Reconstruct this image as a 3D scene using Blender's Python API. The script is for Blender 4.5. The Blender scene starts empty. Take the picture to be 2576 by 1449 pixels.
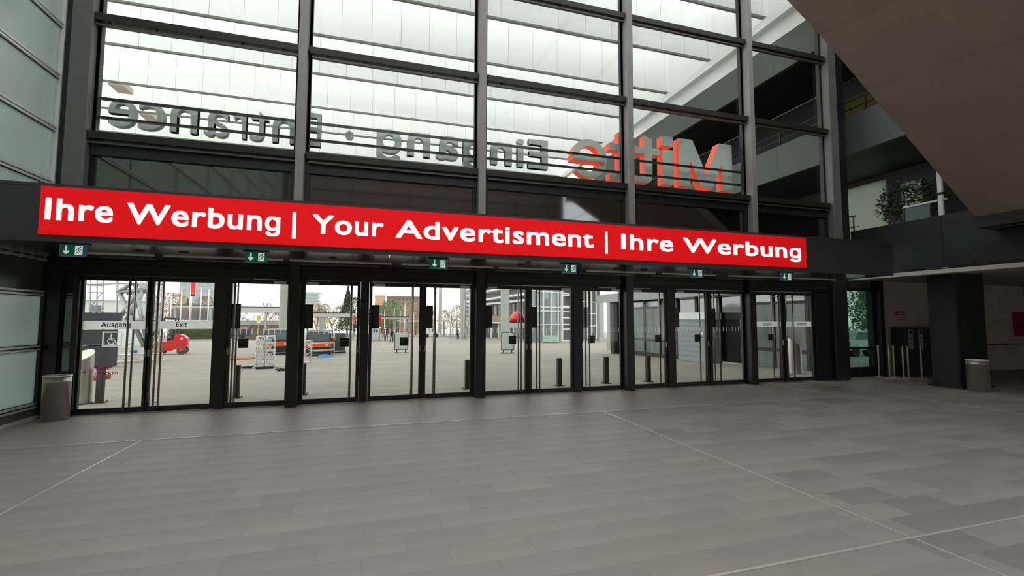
import bpy, bmesh, math, random
from math import sin, cos, pi, radians, atan2, sqrt, hypot
from mathutils import Vector, Matrix

# ------------------------------------------------------------------ camera
SC = bpy.context.scene
COL = SC.collection
FPX = 1145.0
YAW, PIT, ROLL = .2914, .0668, .0025
CAM = Vector((0.0, -9.6, 1.665))
FW = Vector((sin(YAW)*cos(PIT), cos(YAW)*cos(PIT), sin(PIT)))
R0 = Vector((cos(YAW), -sin(YAW), 0)); U0 = R0.cross(FW)
RT = R0*cos(ROLL)+U0*sin(ROLL); UP = U0*cos(ROLL)-R0*sin(ROLL)
cd = bpy.data.cameras.new('camera'); cam = bpy.data.objects.new('camera', cd); COL.objects.link(cam)
cd.sensor_width = 36; cd.lens = 36*FPX/2576; cd.clip_start = .05; cd.clip_end = 800
cam.matrix_world = Matrix(((RT.x, UP.x, -FW.x, CAM.x), (RT.y, UP.y, -FW.y, CAM.y), (RT.z, UP.z, -FW.z, CAM.z), (0, 0, 0, 1)))
SC.camera = cam
# ------------------------------------------------------------------ overcast sky, exposure
W = bpy.data.worlds.new('overcast_sky'); SC.world = W; W.use_nodes = True
bgn = W.node_tree.nodes['Background']
bgn.inputs['Color'].default_value = (.97, .985, 1.0, 1); bgn.inputs['Strength'].default_value = 2.05
SC.view_settings.view_transform = 'Standard'
try: SC.view_settings.look = 'None'
except Exception: pass
SC.view_settings.exposure = 0.0; SC.view_settings.gamma = 1.0; SC.view_settings.use_curve_mapping = False
try:                                                   # light paths: enough for a hall lit from outside, no more
    cy = SC.cycles; cy.max_bounces = 8; cy.diffuse_bounces = 4; cy.glossy_bounces = 3; cy.transmission_bounces = 4; cy.transparent_max_bounces = 10
    cy.caustics_reflective = False; cy.caustics_refractive = False; cy.sample_clamp_indirect = 6; cy.adaptive_threshold = .03
except Exception: pass
random.seed(7)

# ------------------------------------------------------------------ pixel -> place
SLOPE = .028                                  # the forecourt falls gently away from the doors
def gz(y): return -SLOPE*max(0.0, y)
def ray(a, b): return FW+RT*((a-1288)/FPX)-UP*((b-724.5)/FPX)
def PY(a, b, y): d = ray(a, b); return CAM+d*((y-CAM.y)/d.y)
def PX(a, b, x): d = ray(a, b); return CAM+d*((x-CAM.x)/d.x)
def PZ(a, b, z=0.): d = ray(a, b); return CAM+d*((z-CAM.z)/d.z)
def G(a, b):
    d = ray(a, b); t = -(CAM.z+SLOPE*CAM.y)/(d.z+SLOPE*d.y); return CAM+d*t
def turn(a): return -(YAW+math.atan((a-1288)/FPX))   # heading that looks straight back along the sight line
def ppm(p): return FPX/((Vector(p)-CAM).dot(FW))

# ------------------------------------------------------------------ materials
def lin(c):
    return tuple(((v/255)/12.92 if v/255 <= .04045 else ((v/255+.055)/1.055)**2.4) for v in c)
MATS = {}
def mat(name, rgb, rough=.5, metal=0., spec=.5, var=0., vscale=6., bump=0., bscale=60., emit=0., aniso=None, coat=0.):
    if name in MATS: return MATS[name]
    m = bpy.data.materials.new(name); m.use_nodes = True; nt = m.node_tree; b = nt.nodes['Principled BSDF']
    c = lin(rgb); b.inputs['Base Color'].default_value = (*c, 1)
    b.inputs['Roughness'].default_value = rough; b.inputs['Metallic'].default_value = metal
    b.inputs['Specular IOR Level'].default_value = spec; b.inputs['Coat Weight'].default_value = coat
    if var or bump:
        tc = nt.nodes.new('ShaderNodeTexCoord'); mp = nt.nodes.new('ShaderNodeMapping')
        nt.links.new(tc.outputs['Object'], mp.inputs['Vector'])
        if aniso: mp.inputs['Scale'].default_value = aniso
    if var:
        n = nt.nodes.new('ShaderNodeTexNoise'); n.inputs['Scale'].default_value = vscale; n.inputs['Detail'].default_value = 2
        nt.links.new(mp.outputs['Vector'], n.inputs['Vector'])
        r = nt.nodes.new('ShaderNodeValToRGB'); r.color_ramp.elements[0].position = .3; r.color_ramp.elements[1].position = .7
        r.color_ramp.elements[0].color = (*[v*(1-var) for v in c], 1); r.color_ramp.elements[1].color = (*[min(1, v*(1+var)) for v in c], 1)
        nt.links.new(n.outputs['Fac'], r.inputs['Fac']); nt.links.new(r.outputs['Color'], b.inputs['Base Color'])
    if bump:
        n2 = nt.nodes.new('ShaderNodeTexNoise'); n2.inputs['Scale'].default_value = bscale; n2.inputs['Detail'].default_value = 1
        nt.links.new(mp.outputs['Vector'], n2.inputs['Vector'])
        bp = nt.nodes.new('ShaderNodeBump'); bp.inputs['Strength'].default_value = bump; bp.inputs['Distance'].default_value = .01
        nt.links.new(n2.outputs['Fac'], bp.inputs['Height']); nt.links.new(bp.outputs['Normal'], b.inputs['Normal'])
    if emit:
        b.inputs['Emission Color'].default_value = (*c, 1); b.inputs['Emission Strength'].default_value = emit
        try: m.cycles.emission_sampling = 'NONE'
        except Exception: pass
    MATS[name] = m; return m
def glass(name, tint=(.93, .97, .95), ior=1.3, rough=.0, extra=0.):
    if name in MATS: return MATS[name]
    m = bpy.data.materials.new(name); m.use_nodes = True; nt = m.node_tree; nt.nodes.clear()
    o = nt.nodes.new('ShaderNodeOutputMaterial'); t = nt.nodes.new('ShaderNodeBsdfTransparent'); g = nt.nodes.new('ShaderNodeBsdfGlossy')
    fr = nt.nodes.new('ShaderNodeFresnel'); mx = nt.nodes.new('ShaderNodeMixShader')
    t.inputs['Color'].default_value = (*tint, 1); g.inputs['Roughness'].default_value = rough; fr.inputs['IOR'].default_value = ior
    geo = nt.nodes.new('ShaderNodeNewGeometry'); mm = nt.nodes.new('ShaderNodeMath'); mm.operation = 'MULTIPLY_ADD'; mm.inputs[1].default_value = -1; mm.inputs[2].default_value = 1
    m2 = nt.nodes.new('ShaderNodeMath'); m2.operation = 'MULTIPLY'; nt.links.new(geo.outputs['Backfacing'], mm.inputs[0]); nt.links.new(mm.outputs[0], m2.inputs[0]); nt.links.new(fr.outputs['Fac'], m2.inputs[1])
    nt.links.new(m2.outputs[0], mx.inputs['Fac']); nt.links.new(t.outputs[0], mx.inputs[1]); nt.links.new(g.outputs[0], mx.inputs[2])
    nt.links.new(mx.outputs[0], o.inputs['Surface']); MATS[name] = m; return m
def translucent(name, rgb, trans=.6, var=.06):
    m = bpy.data.materials.new(name); m.use_nodes = True; nt = m.node_tree; nt.nodes.clear()
    o = nt.nodes.new('ShaderNodeOutputMaterial'); d = nt.nodes.new('ShaderNodeBsdfDiffuse'); t = nt.nodes.new('ShaderNodeBsdfTranslucent')
    mx = nt.nodes.new('ShaderNodeMixShader'); mx.inputs['Fac'].default_value = trans
    tc = nt.nodes.new('ShaderNodeTexCoord'); n = nt.nodes.new('ShaderNodeTexNoise'); n.inputs['Scale'].default_value = .8
    r = nt.nodes.new('ShaderNodeValToRGB'); c = lin(rgb)
    r.color_ramp.elements[0].color = (*[v*(1-var) for v in c], 1); r.color_ramp.elements[1].color = (*c, 1)
    nt.links.new(tc.outputs['Object'], n.inputs['Vector']); nt.links.new(n.outputs['Fac'], r.inputs['Fac'])
    nt.links.new(r.outputs['Color'], d.inputs['Color']); nt.links.new(r.outputs['Color'], t.inputs['Color'])
    nt.links.new(d.outputs[0], mx.inputs[1]); nt.links.new(t.outputs[0], mx.inputs[2]); nt.links.new(mx.outputs[0], o.inputs['Surface'])
    MATS[name] = m; return m
def frosted(name, rgb, trans):
    m = translucent(name, rgb, trans, .22); nt = m.node_tree; o = nt.nodes['Material Output']; src = o.inputs['Surface'].links[0].from_socket
    g = nt.nodes.new('ShaderNodeBsdfGlossy'); g.inputs['Roughness'].default_value = .25; fr = nt.nodes.new('ShaderNodeFresnel'); fr.inputs['IOR'].default_value = 1.45
    mx = nt.nodes.new('ShaderNodeMixShader'); nt.links.new(fr.outputs[0], mx.inputs[0]); nt.links.new(src, mx.inputs[1]); nt.links.new(g.outputs[0], mx.inputs[2]); nt.links.new(mx.outputs[0], o.inputs['Surface']); return m
def paving(name):
    m = bpy.data.materials.new(name); m.use_nodes = True; nt = m.node_tree; b = nt.nodes['Principled BSDF']
    tc = nt.nodes.new('ShaderNodeTexCoord'); br = nt.nodes.new('ShaderNodeTexBrick')
    br.inputs['Scale'].default_value = 1; br.inputs['Brick Width'].default_value = 1.2; br.inputs['Row Height'].default_value = .6
    br.inputs['Mortar Size'].default_value = .008; br.inputs['Bias'].default_value = 0
    br.inputs['Color1'].default_value = (*lin((154, 148, 135)), 1); br.inputs['Color2'].default_value = (*lin((143, 138, 126)), 1)
    br.inputs['Mortar'].default_value = (*lin((124, 119, 107)), 1)
    n = nt.nodes.new('ShaderNodeTexNoise'); n.inputs['Scale'].default_value = .35; n.inputs['Detail'].default_value = 6
    mp = nt.nodes.new('ShaderNodeMapping'); mp.inputs['Scale'].default_value = (.5, 2.2, 1)
    r = nt.nodes.new('ShaderNodeValToRGB'); r.color_ramp.elements[0].color = (.84, .84, .84, 1); r.color_ramp.elements[1].color = (1.12, 1.12, 1.12, 1)
    mu = nt.nodes.new('ShaderNodeMix'); mu.data_type = 'RGBA'; mu.blend_type = 'MULTIPLY'; mu.inputs['Factor'].default_value = 1
    nt.links.new(tc.outputs['Object'], br.inputs['Vector']); nt.links.new(tc.outputs['Object'], mp.inputs['Vector']); nt.links.new(mp.outputs['Vector'], n.inputs['Vector'])
    nt.links.new(n.outputs['Fac'], r.inputs['Fac']); nt.links.new(br.outputs['Color'], mu.inputs[6]); nt.links.new(r.outputs['Color'], mu.inputs[7])
    nt.links.new(mu.outputs[2], b.inputs['Base Color']); b.inputs['Roughness'].default_value = .8
    MATS[name] = m; return m

FROST = frosted('frosted_glass', (220, 234, 227), .66)
FROST_SHADE = frosted('shaded_frosted_glass', (92, 98, 95), .4)  # same frosted glass, with the shade under the soffit put into its colour
FRAME = mat('black_frame', (30, 30, 32), .45, var=.15)
FRAME2 = mat('dark_aluminium', (46, 47, 48), .4, .3, var=.1)
MULL = mat('grey_steel', (150, 148, 144), .5, .1, var=.06, vscale=3)
BAR = mat('bronze_bar', (40, 39, 34), .45, .2, var=.1)
RAILG = mat('clip_rail', (96, 94, 92), .4, .5)
FASC = mat('fascia_panel', (66, 65, 67), .45, .2, var=.05, vscale=2)
SOFF = mat('soffit_metal', (205, 197, 184), .16, 1.0, var=.12, vscale=1.2)
STEEL = mat('brushed_steel', (205, 198, 190), .34, .7, var=.12, vscale=14, aniso=(1, 1, .06))
HANDLE = mat('handle_steel', (150, 142, 134), .3, .9, var=.05)
SILVER = mat('silver_rail', (228, 228, 225), .4, .15, var=.05)
WHITE = mat('white_paint', (226, 228, 224), .5, var=.03)
CLEAR = glass('clear_glass', (.965, .985, .972), 1.38)
DOORG = glass('door_glass', (.955, .97, .955), 1.4)
DARKG = mat('dark_spandrel_glass', (16, 18, 19), .05, 0, .5, var=.15, vscale=2); DARKG.node_tree.nodes['Principled BSDF'].inputs['IOR'].default_value = 2.6
LED = mat('led_red', (226, 18, 24), .6, 0, .2, var=.1, vscale=260, emit=.5)
LEDW = mat('led_white', (255, 255, 255), .6, 0, .2, emit=1.0)
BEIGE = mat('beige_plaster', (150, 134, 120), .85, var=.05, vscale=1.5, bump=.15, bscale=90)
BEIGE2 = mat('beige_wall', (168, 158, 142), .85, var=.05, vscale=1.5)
BLACK = mat('black_paint', (18, 18, 20), .5, var=.1)
DARKW = mat('dark_wall', (24, 25, 27), .55, var=.12, vscale=2)
BANDG = mat('parapet_grey', (73, 78, 76), .5, .1, var=.05, vscale=1.2)
RED = mat('sign_red', (246, 58, 60), .5, var=.04)
BOLL = mat('bollard_brown', (52, 42, 40), .5, .2, var=.12)
CONC = mat('concrete', (170, 172, 165), .8, var=.07, vscale=3, bump=.2)
ORANGE = mat('vehicle_orange', (225, 92, 34), .45, var=.05)
FORKR = mat('forklift_red', (222, 34, 36), .35, var=.06)
RUBBER = mat('rubber', (34, 32, 31), .8, var=.15)
TRUSSW = mat('truss_white', (222, 222, 215), .4, .3, var=.05)
TRUSSG = mat('truss_grey', (168, 172, 168), .35, .6, var=.08)
PAPER = mat('paper', (215, 214, 208), .7, var=.03)
INK = mat('ink', (32, 32, 36), .7)
MARK = translucent('white_film', (248, 250, 246), .75, .03)
BARK = mat('bark', (138, 122, 104), .9, var=.2)
LEAF = mat('leaf_green', (120, 132, 96), .8, var=.3, vscale=.7)  # LEAF, LEAFB and LEAFD are lightened, distance haze mixed into the colour
LEAFB = mat('leaf_brown', (168, 150, 122), .85, var=.3, vscale=.7)
LEAFD = mat('leaf_dark', (84, 98, 76), .8, var=.3, vscale=.9)
HEDGE = mat('hedge_green', (78, 84, 54), .9, var=.35, vscale=1.5)
PLAZA = paving('plaza_paving')
SKIN = mat('skin', (196, 150, 124), .6)

# ------------------------------------------------------------------ mesh helpers
WLOC = {}
class MB:
    def __init__(s): s.v = []; s.f = []; s.m = []; s.sm = []
    def add(s, vs, fs, mi=0, smooth=False):
        o = len(s.v); s.v += [tuple(v) for v in vs]
        for f in fs: s.f.append(tuple(o+i for i in f)); s.m.append(mi); s.sm.append(smooth)
        return s
    def box(s, x0, x1, y0, y1, z0, z1, mi=0):
        vs = [(x, y, z) for z in (z0, z1) for y in (y0, y1) for x in (x0, x1)]
        return s.add(vs, [(0, 2, 3, 1), (4, 5, 7, 6), (0, 1, 5, 4), (2, 6, 7, 3), (0, 4, 6, 2), (1, 3, 7, 5)], mi)
    def film(s, x0, x1, y, z0, z1, mi=0):                  # a single printed sheet facing the hall
        return s.add([(x0, y, z0), (x1, y, z0), (x1, y, z1), (x0, y, z1)], [(0, 1, 2, 3)], mi)
    def stroke(s, p, q, y, w, mi=0):
        a, b = Vector((p[0], y, p[1])), Vector((q[0], y, q[1])); d = (b-a).normalized(); k = Vector((-d.z, 0, d.x))*(w/2); e = d*(w*.3)
        return s.add([a-k-e, b-k+e, b+k+e, a+k-e], [(0, 1, 2, 3)], mi)
    def bbox(s, x0, x1, y0, y1, z0, z1, b=.01, mi=0):      # box with chamfered upright edges
        b = min(b, (x1-x0)*.45, (y1-y0)*.45)
        pts = [(x0+b, y0), (x1-b, y0), (x1, y0+b), (x1, y1-b), (x1-b, y1), (x0+b, y1), (x0, y1-b), (x0, y0+b)]
        return s.prism(pts, z0, z1, mi)
    def prism(s, pts, z0, z1, mi=0, smooth=False):
        n = len(pts); vs = [(x, y, z0) for x, y in pts]+[(x, y, z1) for x, y in pts]
        s.add(vs, [tuple(range(n-1, -1, -1)), tuple(range(n, 2*n))], mi)
        o = len(s.v)-2*n
        for i in range(n):
            j = (i+1) % n; s.f.append((o+i, o+j, o+n+j, o+n+i)); s.m.append(mi); s.sm.append(smooth)
        return s
    def poly(s, pts3, nrm, d, mi=0):                      # extrude a flat polygon by d along nrm
        n = len(pts3); q = [Vector(p) for p in pts3]; k = Vector(nrm)*d
        fs = [tuple(range(n-1, -1, -1)), tuple(range(n, 2*n))]+[(i, (i+1) % n, n+(i+1) % n, n+i) for i in range(n)]
        return s.add(q+[p+k for p in q], fs, mi)
    def tube(s, p0, p1, r0, r1=None, n=8, mi=0, caps=True, smooth=True):
        p0 = Vector(p0); p1 = Vector(p1); r1 = r0 if r1 is None else r1
        d = p1-p0
        if d.length < 1e-6: return s
        d.normalize(); a = d.orthogonal().normalized(); b = d.cross(a); o = len(s.v)
        for p, r in ((p0, r0), (p1, r1)):
            for i in range(n):
                t = 2*pi*i/n+pi/n; s.v.append(tuple(p+(a*cos(t)+b*sin(t))*r))
        for i in range(n):
            j = (i+1) % n; s.f.append((o+i, o+j, o+n+j, o+n+i)); s.m.append(mi); s.sm.append(smooth and n > 4)
        if caps:
            s.f.append(tuple(o+i for i in range(n-1, -1, -1))); s.m.append(mi); s.sm.append(False)
            s.f.append(tuple(o+n+i for i in range(n))); s.m.append(mi); s.sm.append(False)
        return s
    def bar(s, p0, p1, w, h=None, mi=0):
        p0 = Vector(p0); p1 = Vector(p1); h = w if h is None else h; d = (p1-p0)
        if d.length < 1e-6: return s
        d.normalize(); up = Vector((0, 0, 1)) if abs(d.z) < .95 else Vector((0, 1, 0)); a = d.cross(up).normalized(); b = a.cross(d)
        vs = [p+a*(w/2*i)+b*(h/2*j) for p in (p0, p1) for i, j in ((-1, -1), (1, -1), (1, 1), (-1, 1))]
        return s.add(vs, [(3, 2, 1, 0), (4, 5, 6, 7), (0, 1, 5, 4), (1, 2, 6, 5), (2, 3, 7, 6), (3, 0, 4, 7)], mi)
    def lathe(s, c, prof, n=24, mi=0, smooth=True):
        o = len(s.v)
        for r, z in prof:
            for i in range(n): t = 2*pi*i/n; s.v.append((c[0]+r*cos(t), c[1]+r*sin(t), c[2]+z))
        for k in range(len(prof)-1):
            for i in range(n):
                j = (i+1) % n; s.f.append((o+k*n+i, o+k*n+j, o+(k+1)*n+j, o+(k+1)*n+i)); s.m.append(mi); s.sm.append(smooth)
        return s
    def disc(s, c, r, n=20, mi=0, nrm=(0, 0, 1)):
        d = Vector(nrm).normalized(); a = d.orthogonal().normalized(); b = d.cross(a)
        return s.add([Vector(c)+(a*cos(2*pi*i/n)+b*sin(2*pi*i/n))*r for i in range(n)], [tuple(range(n))], mi)
    def sphere(s, c, r, nu=10, nv=7, mi=0, sc=(1, 1, 1)):
        o = len(s.v); c = Vector(c)
        for j in range(nv+1):
            p = pi*j/nv
            for i in range(nu): t = 2*pi*i/nu; s.v.append((c.x+r*sc[0]*sin(p)*cos(t), c.y+r*sc[1]*sin(p)*sin(t), c.z-r*sc[2]*cos(p)))
        for j in range(nv):
            for i in range(nu):
                k = (i+1) % nu; s.f.append((o+j*nu+i, o+j*nu+k, o+(j+1)*nu+k, o+(j+1)*nu+i)); s.m.append(mi); s.sm.append(True)
        return s
    def rot(s, ang, c=(0, 0), start=0):
        ca, sa = cos(ang), sin(ang)
        for i in range(start, len(s.v)):
            x, y, z = s.v[i]; x -= c[0]; y -= c[1]; s.v[i] = (c[0]+x*ca-y*sa, c[1]+x*sa+y*ca, z)
        return s
    def mesh(s, name, mats):
        me = bpy.data.meshes.new(name); me.from_pydata(s.v, [], s.f)
        for m in (mats if isinstance(mats, (list, tuple)) else [mats]): me.materials.append(m)
        me.polygons.foreach_set('material_index', s.m); me.polygons.foreach_set('use_smooth', s.sm); me.update(); return me
    def build(s, name, mats, parent=None, local=False):
        off = Vector((0, 0, 0))
        if parent is not None and not local: off = WLOC.get(parent.name, Vector((0, 0, 0)))
        if off.length: s.v = [(x-off.x, y-off.y, z-off.z) for x, y, z in s.v]
        o = bpy.data.objects.new(name, s.mesh(name, mats)); COL.objects.link(o); o.parent = parent
        WLOC[o.name] = off.copy(); return o
def tag(o, label=None, cat=None, group=None, kind=None):
    if label: o['label'] = label
    if cat: o['category'] = cat
    if group: o['group'] = group
    if kind: o['kind'] = kind
    return o
def thing(name, label, cat, loc=(0, 0, 0), group=None, kind=None, rz=0):
    o = bpy.data.objects.new(name, None); COL.objects.link(o); o.location = loc; o.rotation_euler = (0, 0, rz); o.empty_display_size = .1
    WLOC[o.name] = Vector(loc); return tag(o, label, cat, group, kind)
def struct(name, label, loc=(0, 0, 0)): return thing(name, label, 'structure', loc, kind='structure')
def copy_tree(o, parent=None):
    c = o.copy(); COL.objects.link(c); c.parent = parent
    for ch in o.children: copy_tree(ch, c)
    return c
def inst(me, name, loc, parent, rz=0, scale=None):
    o = bpy.data.objects.new(name, me); COL.objects.link(o); o.parent = parent
    o.location = Vector(loc)-(WLOC.get(parent.name, Vector((0, 0, 0))) if parent else Vector((0, 0, 0))); o.rotation_euler = (0, 0, rz)
    if scale: o.scale = scale
    return o

# text as mesh: list of 2D faces
GLY = {}
def raw_geo(body, depth):
    cu = bpy.data.curves.new('t', 'FONT'); cu.body = body; cu.size = 1; cu.extrude = depth; cu.resolution_u = 4
    o = bpy.data.objects.new('t', cu); COL.objects.link(o)
    dg = bpy.context.evaluated_depsgraph_get(); dg.update()
    me = bpy.data.meshes.new_from_object(o.evaluated_get(dg))
    vs = [tuple(v.co) for v in me.vertices]; fs = [tuple(p.vertices) for p in me.polygons]
    bpy.data.objects.remove(o); bpy.data.meshes.remove(me); bpy.data.curves.remove(cu); return vs, fs
def glyph(ch, depth):
    """outline of one letter with a tall x-height and its advance width"""
    if (ch, depth) in GLY: return GLY[ch, depth]
    src, k = ('\u0261', .816) if ch == 'g' else (ch, 1.0)          # single-storey g
    vs, fs = raw_geo(src, depth); bar = min(v[0] for v in raw_geo('l', 0)[0]); adv = max(v[0] for v in raw_geo(src+'l', 0)[0])-max(v[0] for v in raw_geo('l', 0)[0])
    X = .449; Xn = .505
    def fy(y):
        y *= k
        if not ch.islower(): return y
        return y*Xn/X if y <= X else Xn+(y-X)*(.682-Xn)/(.682-X)
    GLY[ch, depth] = ([(x*k, fy(y), z) for x, y, z in vs], fs, adv*k); return GLY[ch, depth]
for ch_ in 'IhreWbungYoAdvtismDMEac': glyph(ch_, .5)
for ch_ in 'HTasterdrücken': glyph(ch_, 0.)
for ch_ in 'xigAsEtnc': glyph(ch_, .5)
def text_geo(body, bold=0., depth=0.):
    vs, fs, x0 = [], [], 0.
    for ch in body:
        v, f, a = glyph(ch, depth); o_ = len(vs); vs += [(x+x0, y, z) for x, y, z in v]; fs += [tuple(i+o_ for i in q) for q in f]; x0 += a+.012+bold
    if bold:                                               # heavier weight: strokes widened all round
        V, F = [], []
        for k_, (dx, dy) in enumerate(((-1, -1), (1, -1), (1, 1), (-1, 1), (0, 1), (0, -1), (1, 0), (-1, 0))):
            o_ = len(V); V += [(x+dx*bold, y+dy*bold, z*(1+.012*k_) if depth else z-.002*k_) for x, y, z in vs]; F += [tuple(i+o_ for i in f) for f in fs]
        vs, fs = V, F
    return vs, fs
_h = text_geo('H')[0]; CAPH = max(v[1] for v in _h)
def flat_text(mb, body, x0, x1, y, zb, cap, bold=.0, mi=0, mirror=False, axis='y', face=-1, t=0.):
    """flat lettering fitted between x0 and x1, baseline zb, facing the hall (or mirrored)"""
    vs, fs = text_geo(body, bold); a = min(v[0] for v in vs); b = max(v[0] for v in vs); sx = (x1-x0)/(b-a); sz = cap/(CAPH+2*bold)
    P = [((x1-(v[0]-a)*sx) if mirror else (x0+(v[0]-a)*sx), y+v[2]*.1, zb+(v[1]+bold)*sz) for v in vs]
    mb.add(P, [f[::-1] if mirror else f for f in fs], mi); return mb
def letters3d(body, x0, x1, y, zb, cap, depth, bold, flip=False):
    """separate channel letters read from outside (+y); returns a list of MBs, material 0 face, 1 side"""
    vs, fs = text_geo(body, bold, .5); a = min(v[0] for v in vs); b = max(v[0] for v in vs); sx = (x1-x0)/(b-a); sz = cap/(CAPH+2*bold)
    par = list(range(len(vs)))
    def fd(i):
        while par[i] != i: par[i] = par[par[i]]; i = par[i]
        return i
    for f in fs:
        for i in f[1:]: par[fd(i)] = fd(f[0])
    comp = {}
    for i in range(len(vs)): comp.setdefault(fd(i), []).append(i)
    iv = []
    for k, ids in comp.items():
        xs = [vs[i][0] for i in ids]; iv.append([min(xs), max(xs), {k}])
    iv.sort(); out = []
    for it in iv:
        for g in out:
            ov = min(g[1], it[1])-max(g[0], it[0])
            if ov > .45*min(g[1]-g[0], it[1]-it[0]): g[0] = min(g[0], it[0]); g[1] = max(g[1], it[1]); g[2] |= it[2]; break
        else: out.append(it)
    res = []
    for g in out:
        mb = MB(); idx = {}
        for f in fs:
            if fd(f[0]) not in g[2]: continue
            pts = [Vector(vs[i]) for i in f]; n = (pts[1]-pts[0]).cross(pts[2]-pts[1])
            side = abs(n.z) < .5*max(1e-9, n.length)
            mb.add([((x0+(p.x-a)*sx) if flip else (x1-(p.x-a)*sx), y+(p.z)*depth*(-1 if flip else 1), zb+(p.y+bold)*sz) for p in pts], [tuple(range(len(pts)))], 1 if side else 0)
        res.append(mb)
    return res

# ================================================================== THE HALL
MX = [-4.98, -1.46, 2.14, 5.78, 9.42, 12.28]      # mullion axes
T1, T2, T3, T4 = 4.95, 7.12, 9.27, 11.42
ROOFZ = 13.4
# ---- floor with stone tiles
floor = struct('floor', 'dark grey stone tiled floor of the entrance hall')
MB().box(-5.6, 22, -21, 0.35, -.12, -.0018).build('screed', mat('grout', (146, 139, 130), .8, var=.06), floor)
TILES = [mat('tile_%d' % i, c, .52, 0, .4, var=.07, vscale=2.2, bump=.1, bscale=70, aniso=(.35, 1.6, 1)) for i, c in enumerate(
    [(143, 136, 128), (139, 134, 126), (146, 139, 130), (136, 130, 123), (145, 136, 130), (131, 125, 118)])]
tw, tdp, gap = .6, .29, .003
def tile_mb(mi=0):
    m = MB(); e = .002
    a, b = tw/2-gap/2, tdp/2-gap/2
    m.add([(-a, -b, -.008), (a, -b, -.008), (a, b, -.008), (-a, b, -.008), (-a, -b, -.0012), (a, -b, -.0012), (a, b, -.0012), (-a, b, -.0012),
           (-a+e, -b+e, 0), (a-e, -b+e, 0), (a-e, b-e, 0), (-a+e, b-e, 0)],
          [(8, 9, 10, 11), (4, 5, 9, 8), (5, 6, 10, 9), (6, 7, 11, 10), (7, 4, 8, 11), (0, 1, 5, 4), (1, 2, 6, 5), (2, 3, 7, 6), (3, 0, 4, 7)], mi); return m
tmesh = [tile_mb().mesh('tile', t) for t in TILES]
spots = []
rows = int(20/tdp); rng = random.Random(3)
for r in range(rows):
    y = -2.1-tdp/2-r*tdp
    for k in range(-10, 32):
        x = k*tw+(tw/2 if r % 2 else 0)+.25
        if -5.28 < x-tw/2 and x+tw/2 < 12.9: spots.append((x, y))
for r in range(7):                                   # to the right of the entrance strip
    y = -tdp/2-r*tdp-.03
    for k in range(17, 34):
        x = k*tw+(tw/2 if r % 2 else 0)+.1
        if x-tw/2 > 9.72 and x+tw/2 < 20: spots.append((x, y))
for r in range(20):
    y = -2.1-tdp/2-r*tdp
    for k in range(21, 33):
        x = k*tw+(tw/2 if r % 2 else 0)+.25
        if x-tw/2 > 12.9-tw*.5 and x+tw/2 < 20 and (x, y) not in spots and x+tw/2 >= 12.9: spots.append((x, y))
def vis(s):
    v = Vector((s[0], s[1], 0))-CAM; z = v.dot(FW)
    if z < .4: return 1e9
    a = 1288+v.dot(RT)/z*FPX; b = 724.5-v.dot(UP)/z*FPX
    return z if -60 < a < 2640 and b < 1500 else 1e8+abs(z)
spots.sort(key=vis)
def tone(s):
    u = rng.random()
    if s[0] > 4: return rng.choice((0, 1, 2, 3, 4, 5, 5, 3))
    return rng.choice((0, 1, 1, 2, 4, 0))
for s in spots[:290]: inst(tmesh[tone(s)], 'tile', (s[0], s[1], 0), floor)
far = MB(); base = tile_mb()
for s in spots[290:]:
    far.add([(x+s[0], y+s[1], z) for x, y, z in base.v], base.f, tone(s))
tag(far.build('tile_field', TILES, floor), kind='stuff')
# smooth entrance strip and the pale inlaid lines of the floor grid
ENT = mat('entrance_strip', (152, 141, 132), .5, var=.07, vscale=3, bump=.12, bscale=40, aniso=(.15, 2.5, 1))
for k in range(5): MB().box(-5.28+k*3.0, -5.28+(k+1)*3.0-.004, -2.1, .2, -.02, .003).build('entrance_slab', ENT, floor)
INL = mat('inlay_metal', (196, 188, 176), .35, .3)
for a in ((-5.28, 9.72, -2.125, -2.1), (9.72, 9.745, -2.125, .0), (-3.01, -2.985, -20, -2.12), (3.95, 3.975, -20, -2.12), (-5.28, 12.9, -7.05, -7.025), (11, 11.025, -20, -2.12)):
    MB().box(a[0], a[1], a[2], a[3], -.01, .004+.0006*(a[1]-a[0] > 1)).build('inlay_strip', INL, floor)

# ---- left wall of frosted glass panels
wl = struct('wall_left', 'frosted glass wall with paired silver rails left of the doors', (-5.3, 0, 0))
rz = [.2, 1.14, 2.04, 2.95, 3.92, 4.86, 5.79, 6.70, 7.62, 8.55, 9.5, 10.4, 11.4, 12.4]
ys = [-.06]+[-.06-2.4*i for i in range(1, 9)]
for i in range(len(rz)-1):
    for j in range(len(ys)-1):
        MB().box(-5.38, -5.335, ys[j+1]+.012, ys[j]-.012, rz[i]+.075, rz[i+1]-.03).build('glass_panel', FROST_SHADE if i == 2 else FROST, wl)
for z in rz:
    m = MB(); m.box(-5.34, -5.29, -19.2, -.05, z-.02, z+.012, 0); m.box(-5.34, -5.29, -19.2, -.05, z+.034, z+.066, 0); m.box(-5.36, -5.325, -19.2, -.05, z-.03, z+.076, 1)
    m.build('double_rail', [SILVER, BLACK], wl)
for y in ys[1:]: MB().box(-5.36, -5.325, y-.014, y+.014, 0, 13).build('joint_strip', BLACK, wl)
MB().box(-5.4, -5.27, -.09, -.035, 3.64, 13).build('edge_profile', SILVER, wl)
MB().box(-5.4, -5.29, -.10, -.0, 0.0, 2.78).build('edge_post', FRAME2, wl)
MB().box(-5.42, -5.27, -19.2, -.02, .0, .055).build('base_profile', SILVER, wl)
MB().box(-5.4, -5.3, -19.2, -.02, .055, .17).build('base_board', mat('base_grey', (120, 122, 120), .4, .4, var=.2, vscale=5), wl)
m = MB(); r_ = random.Random(5)
pr = None
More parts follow.
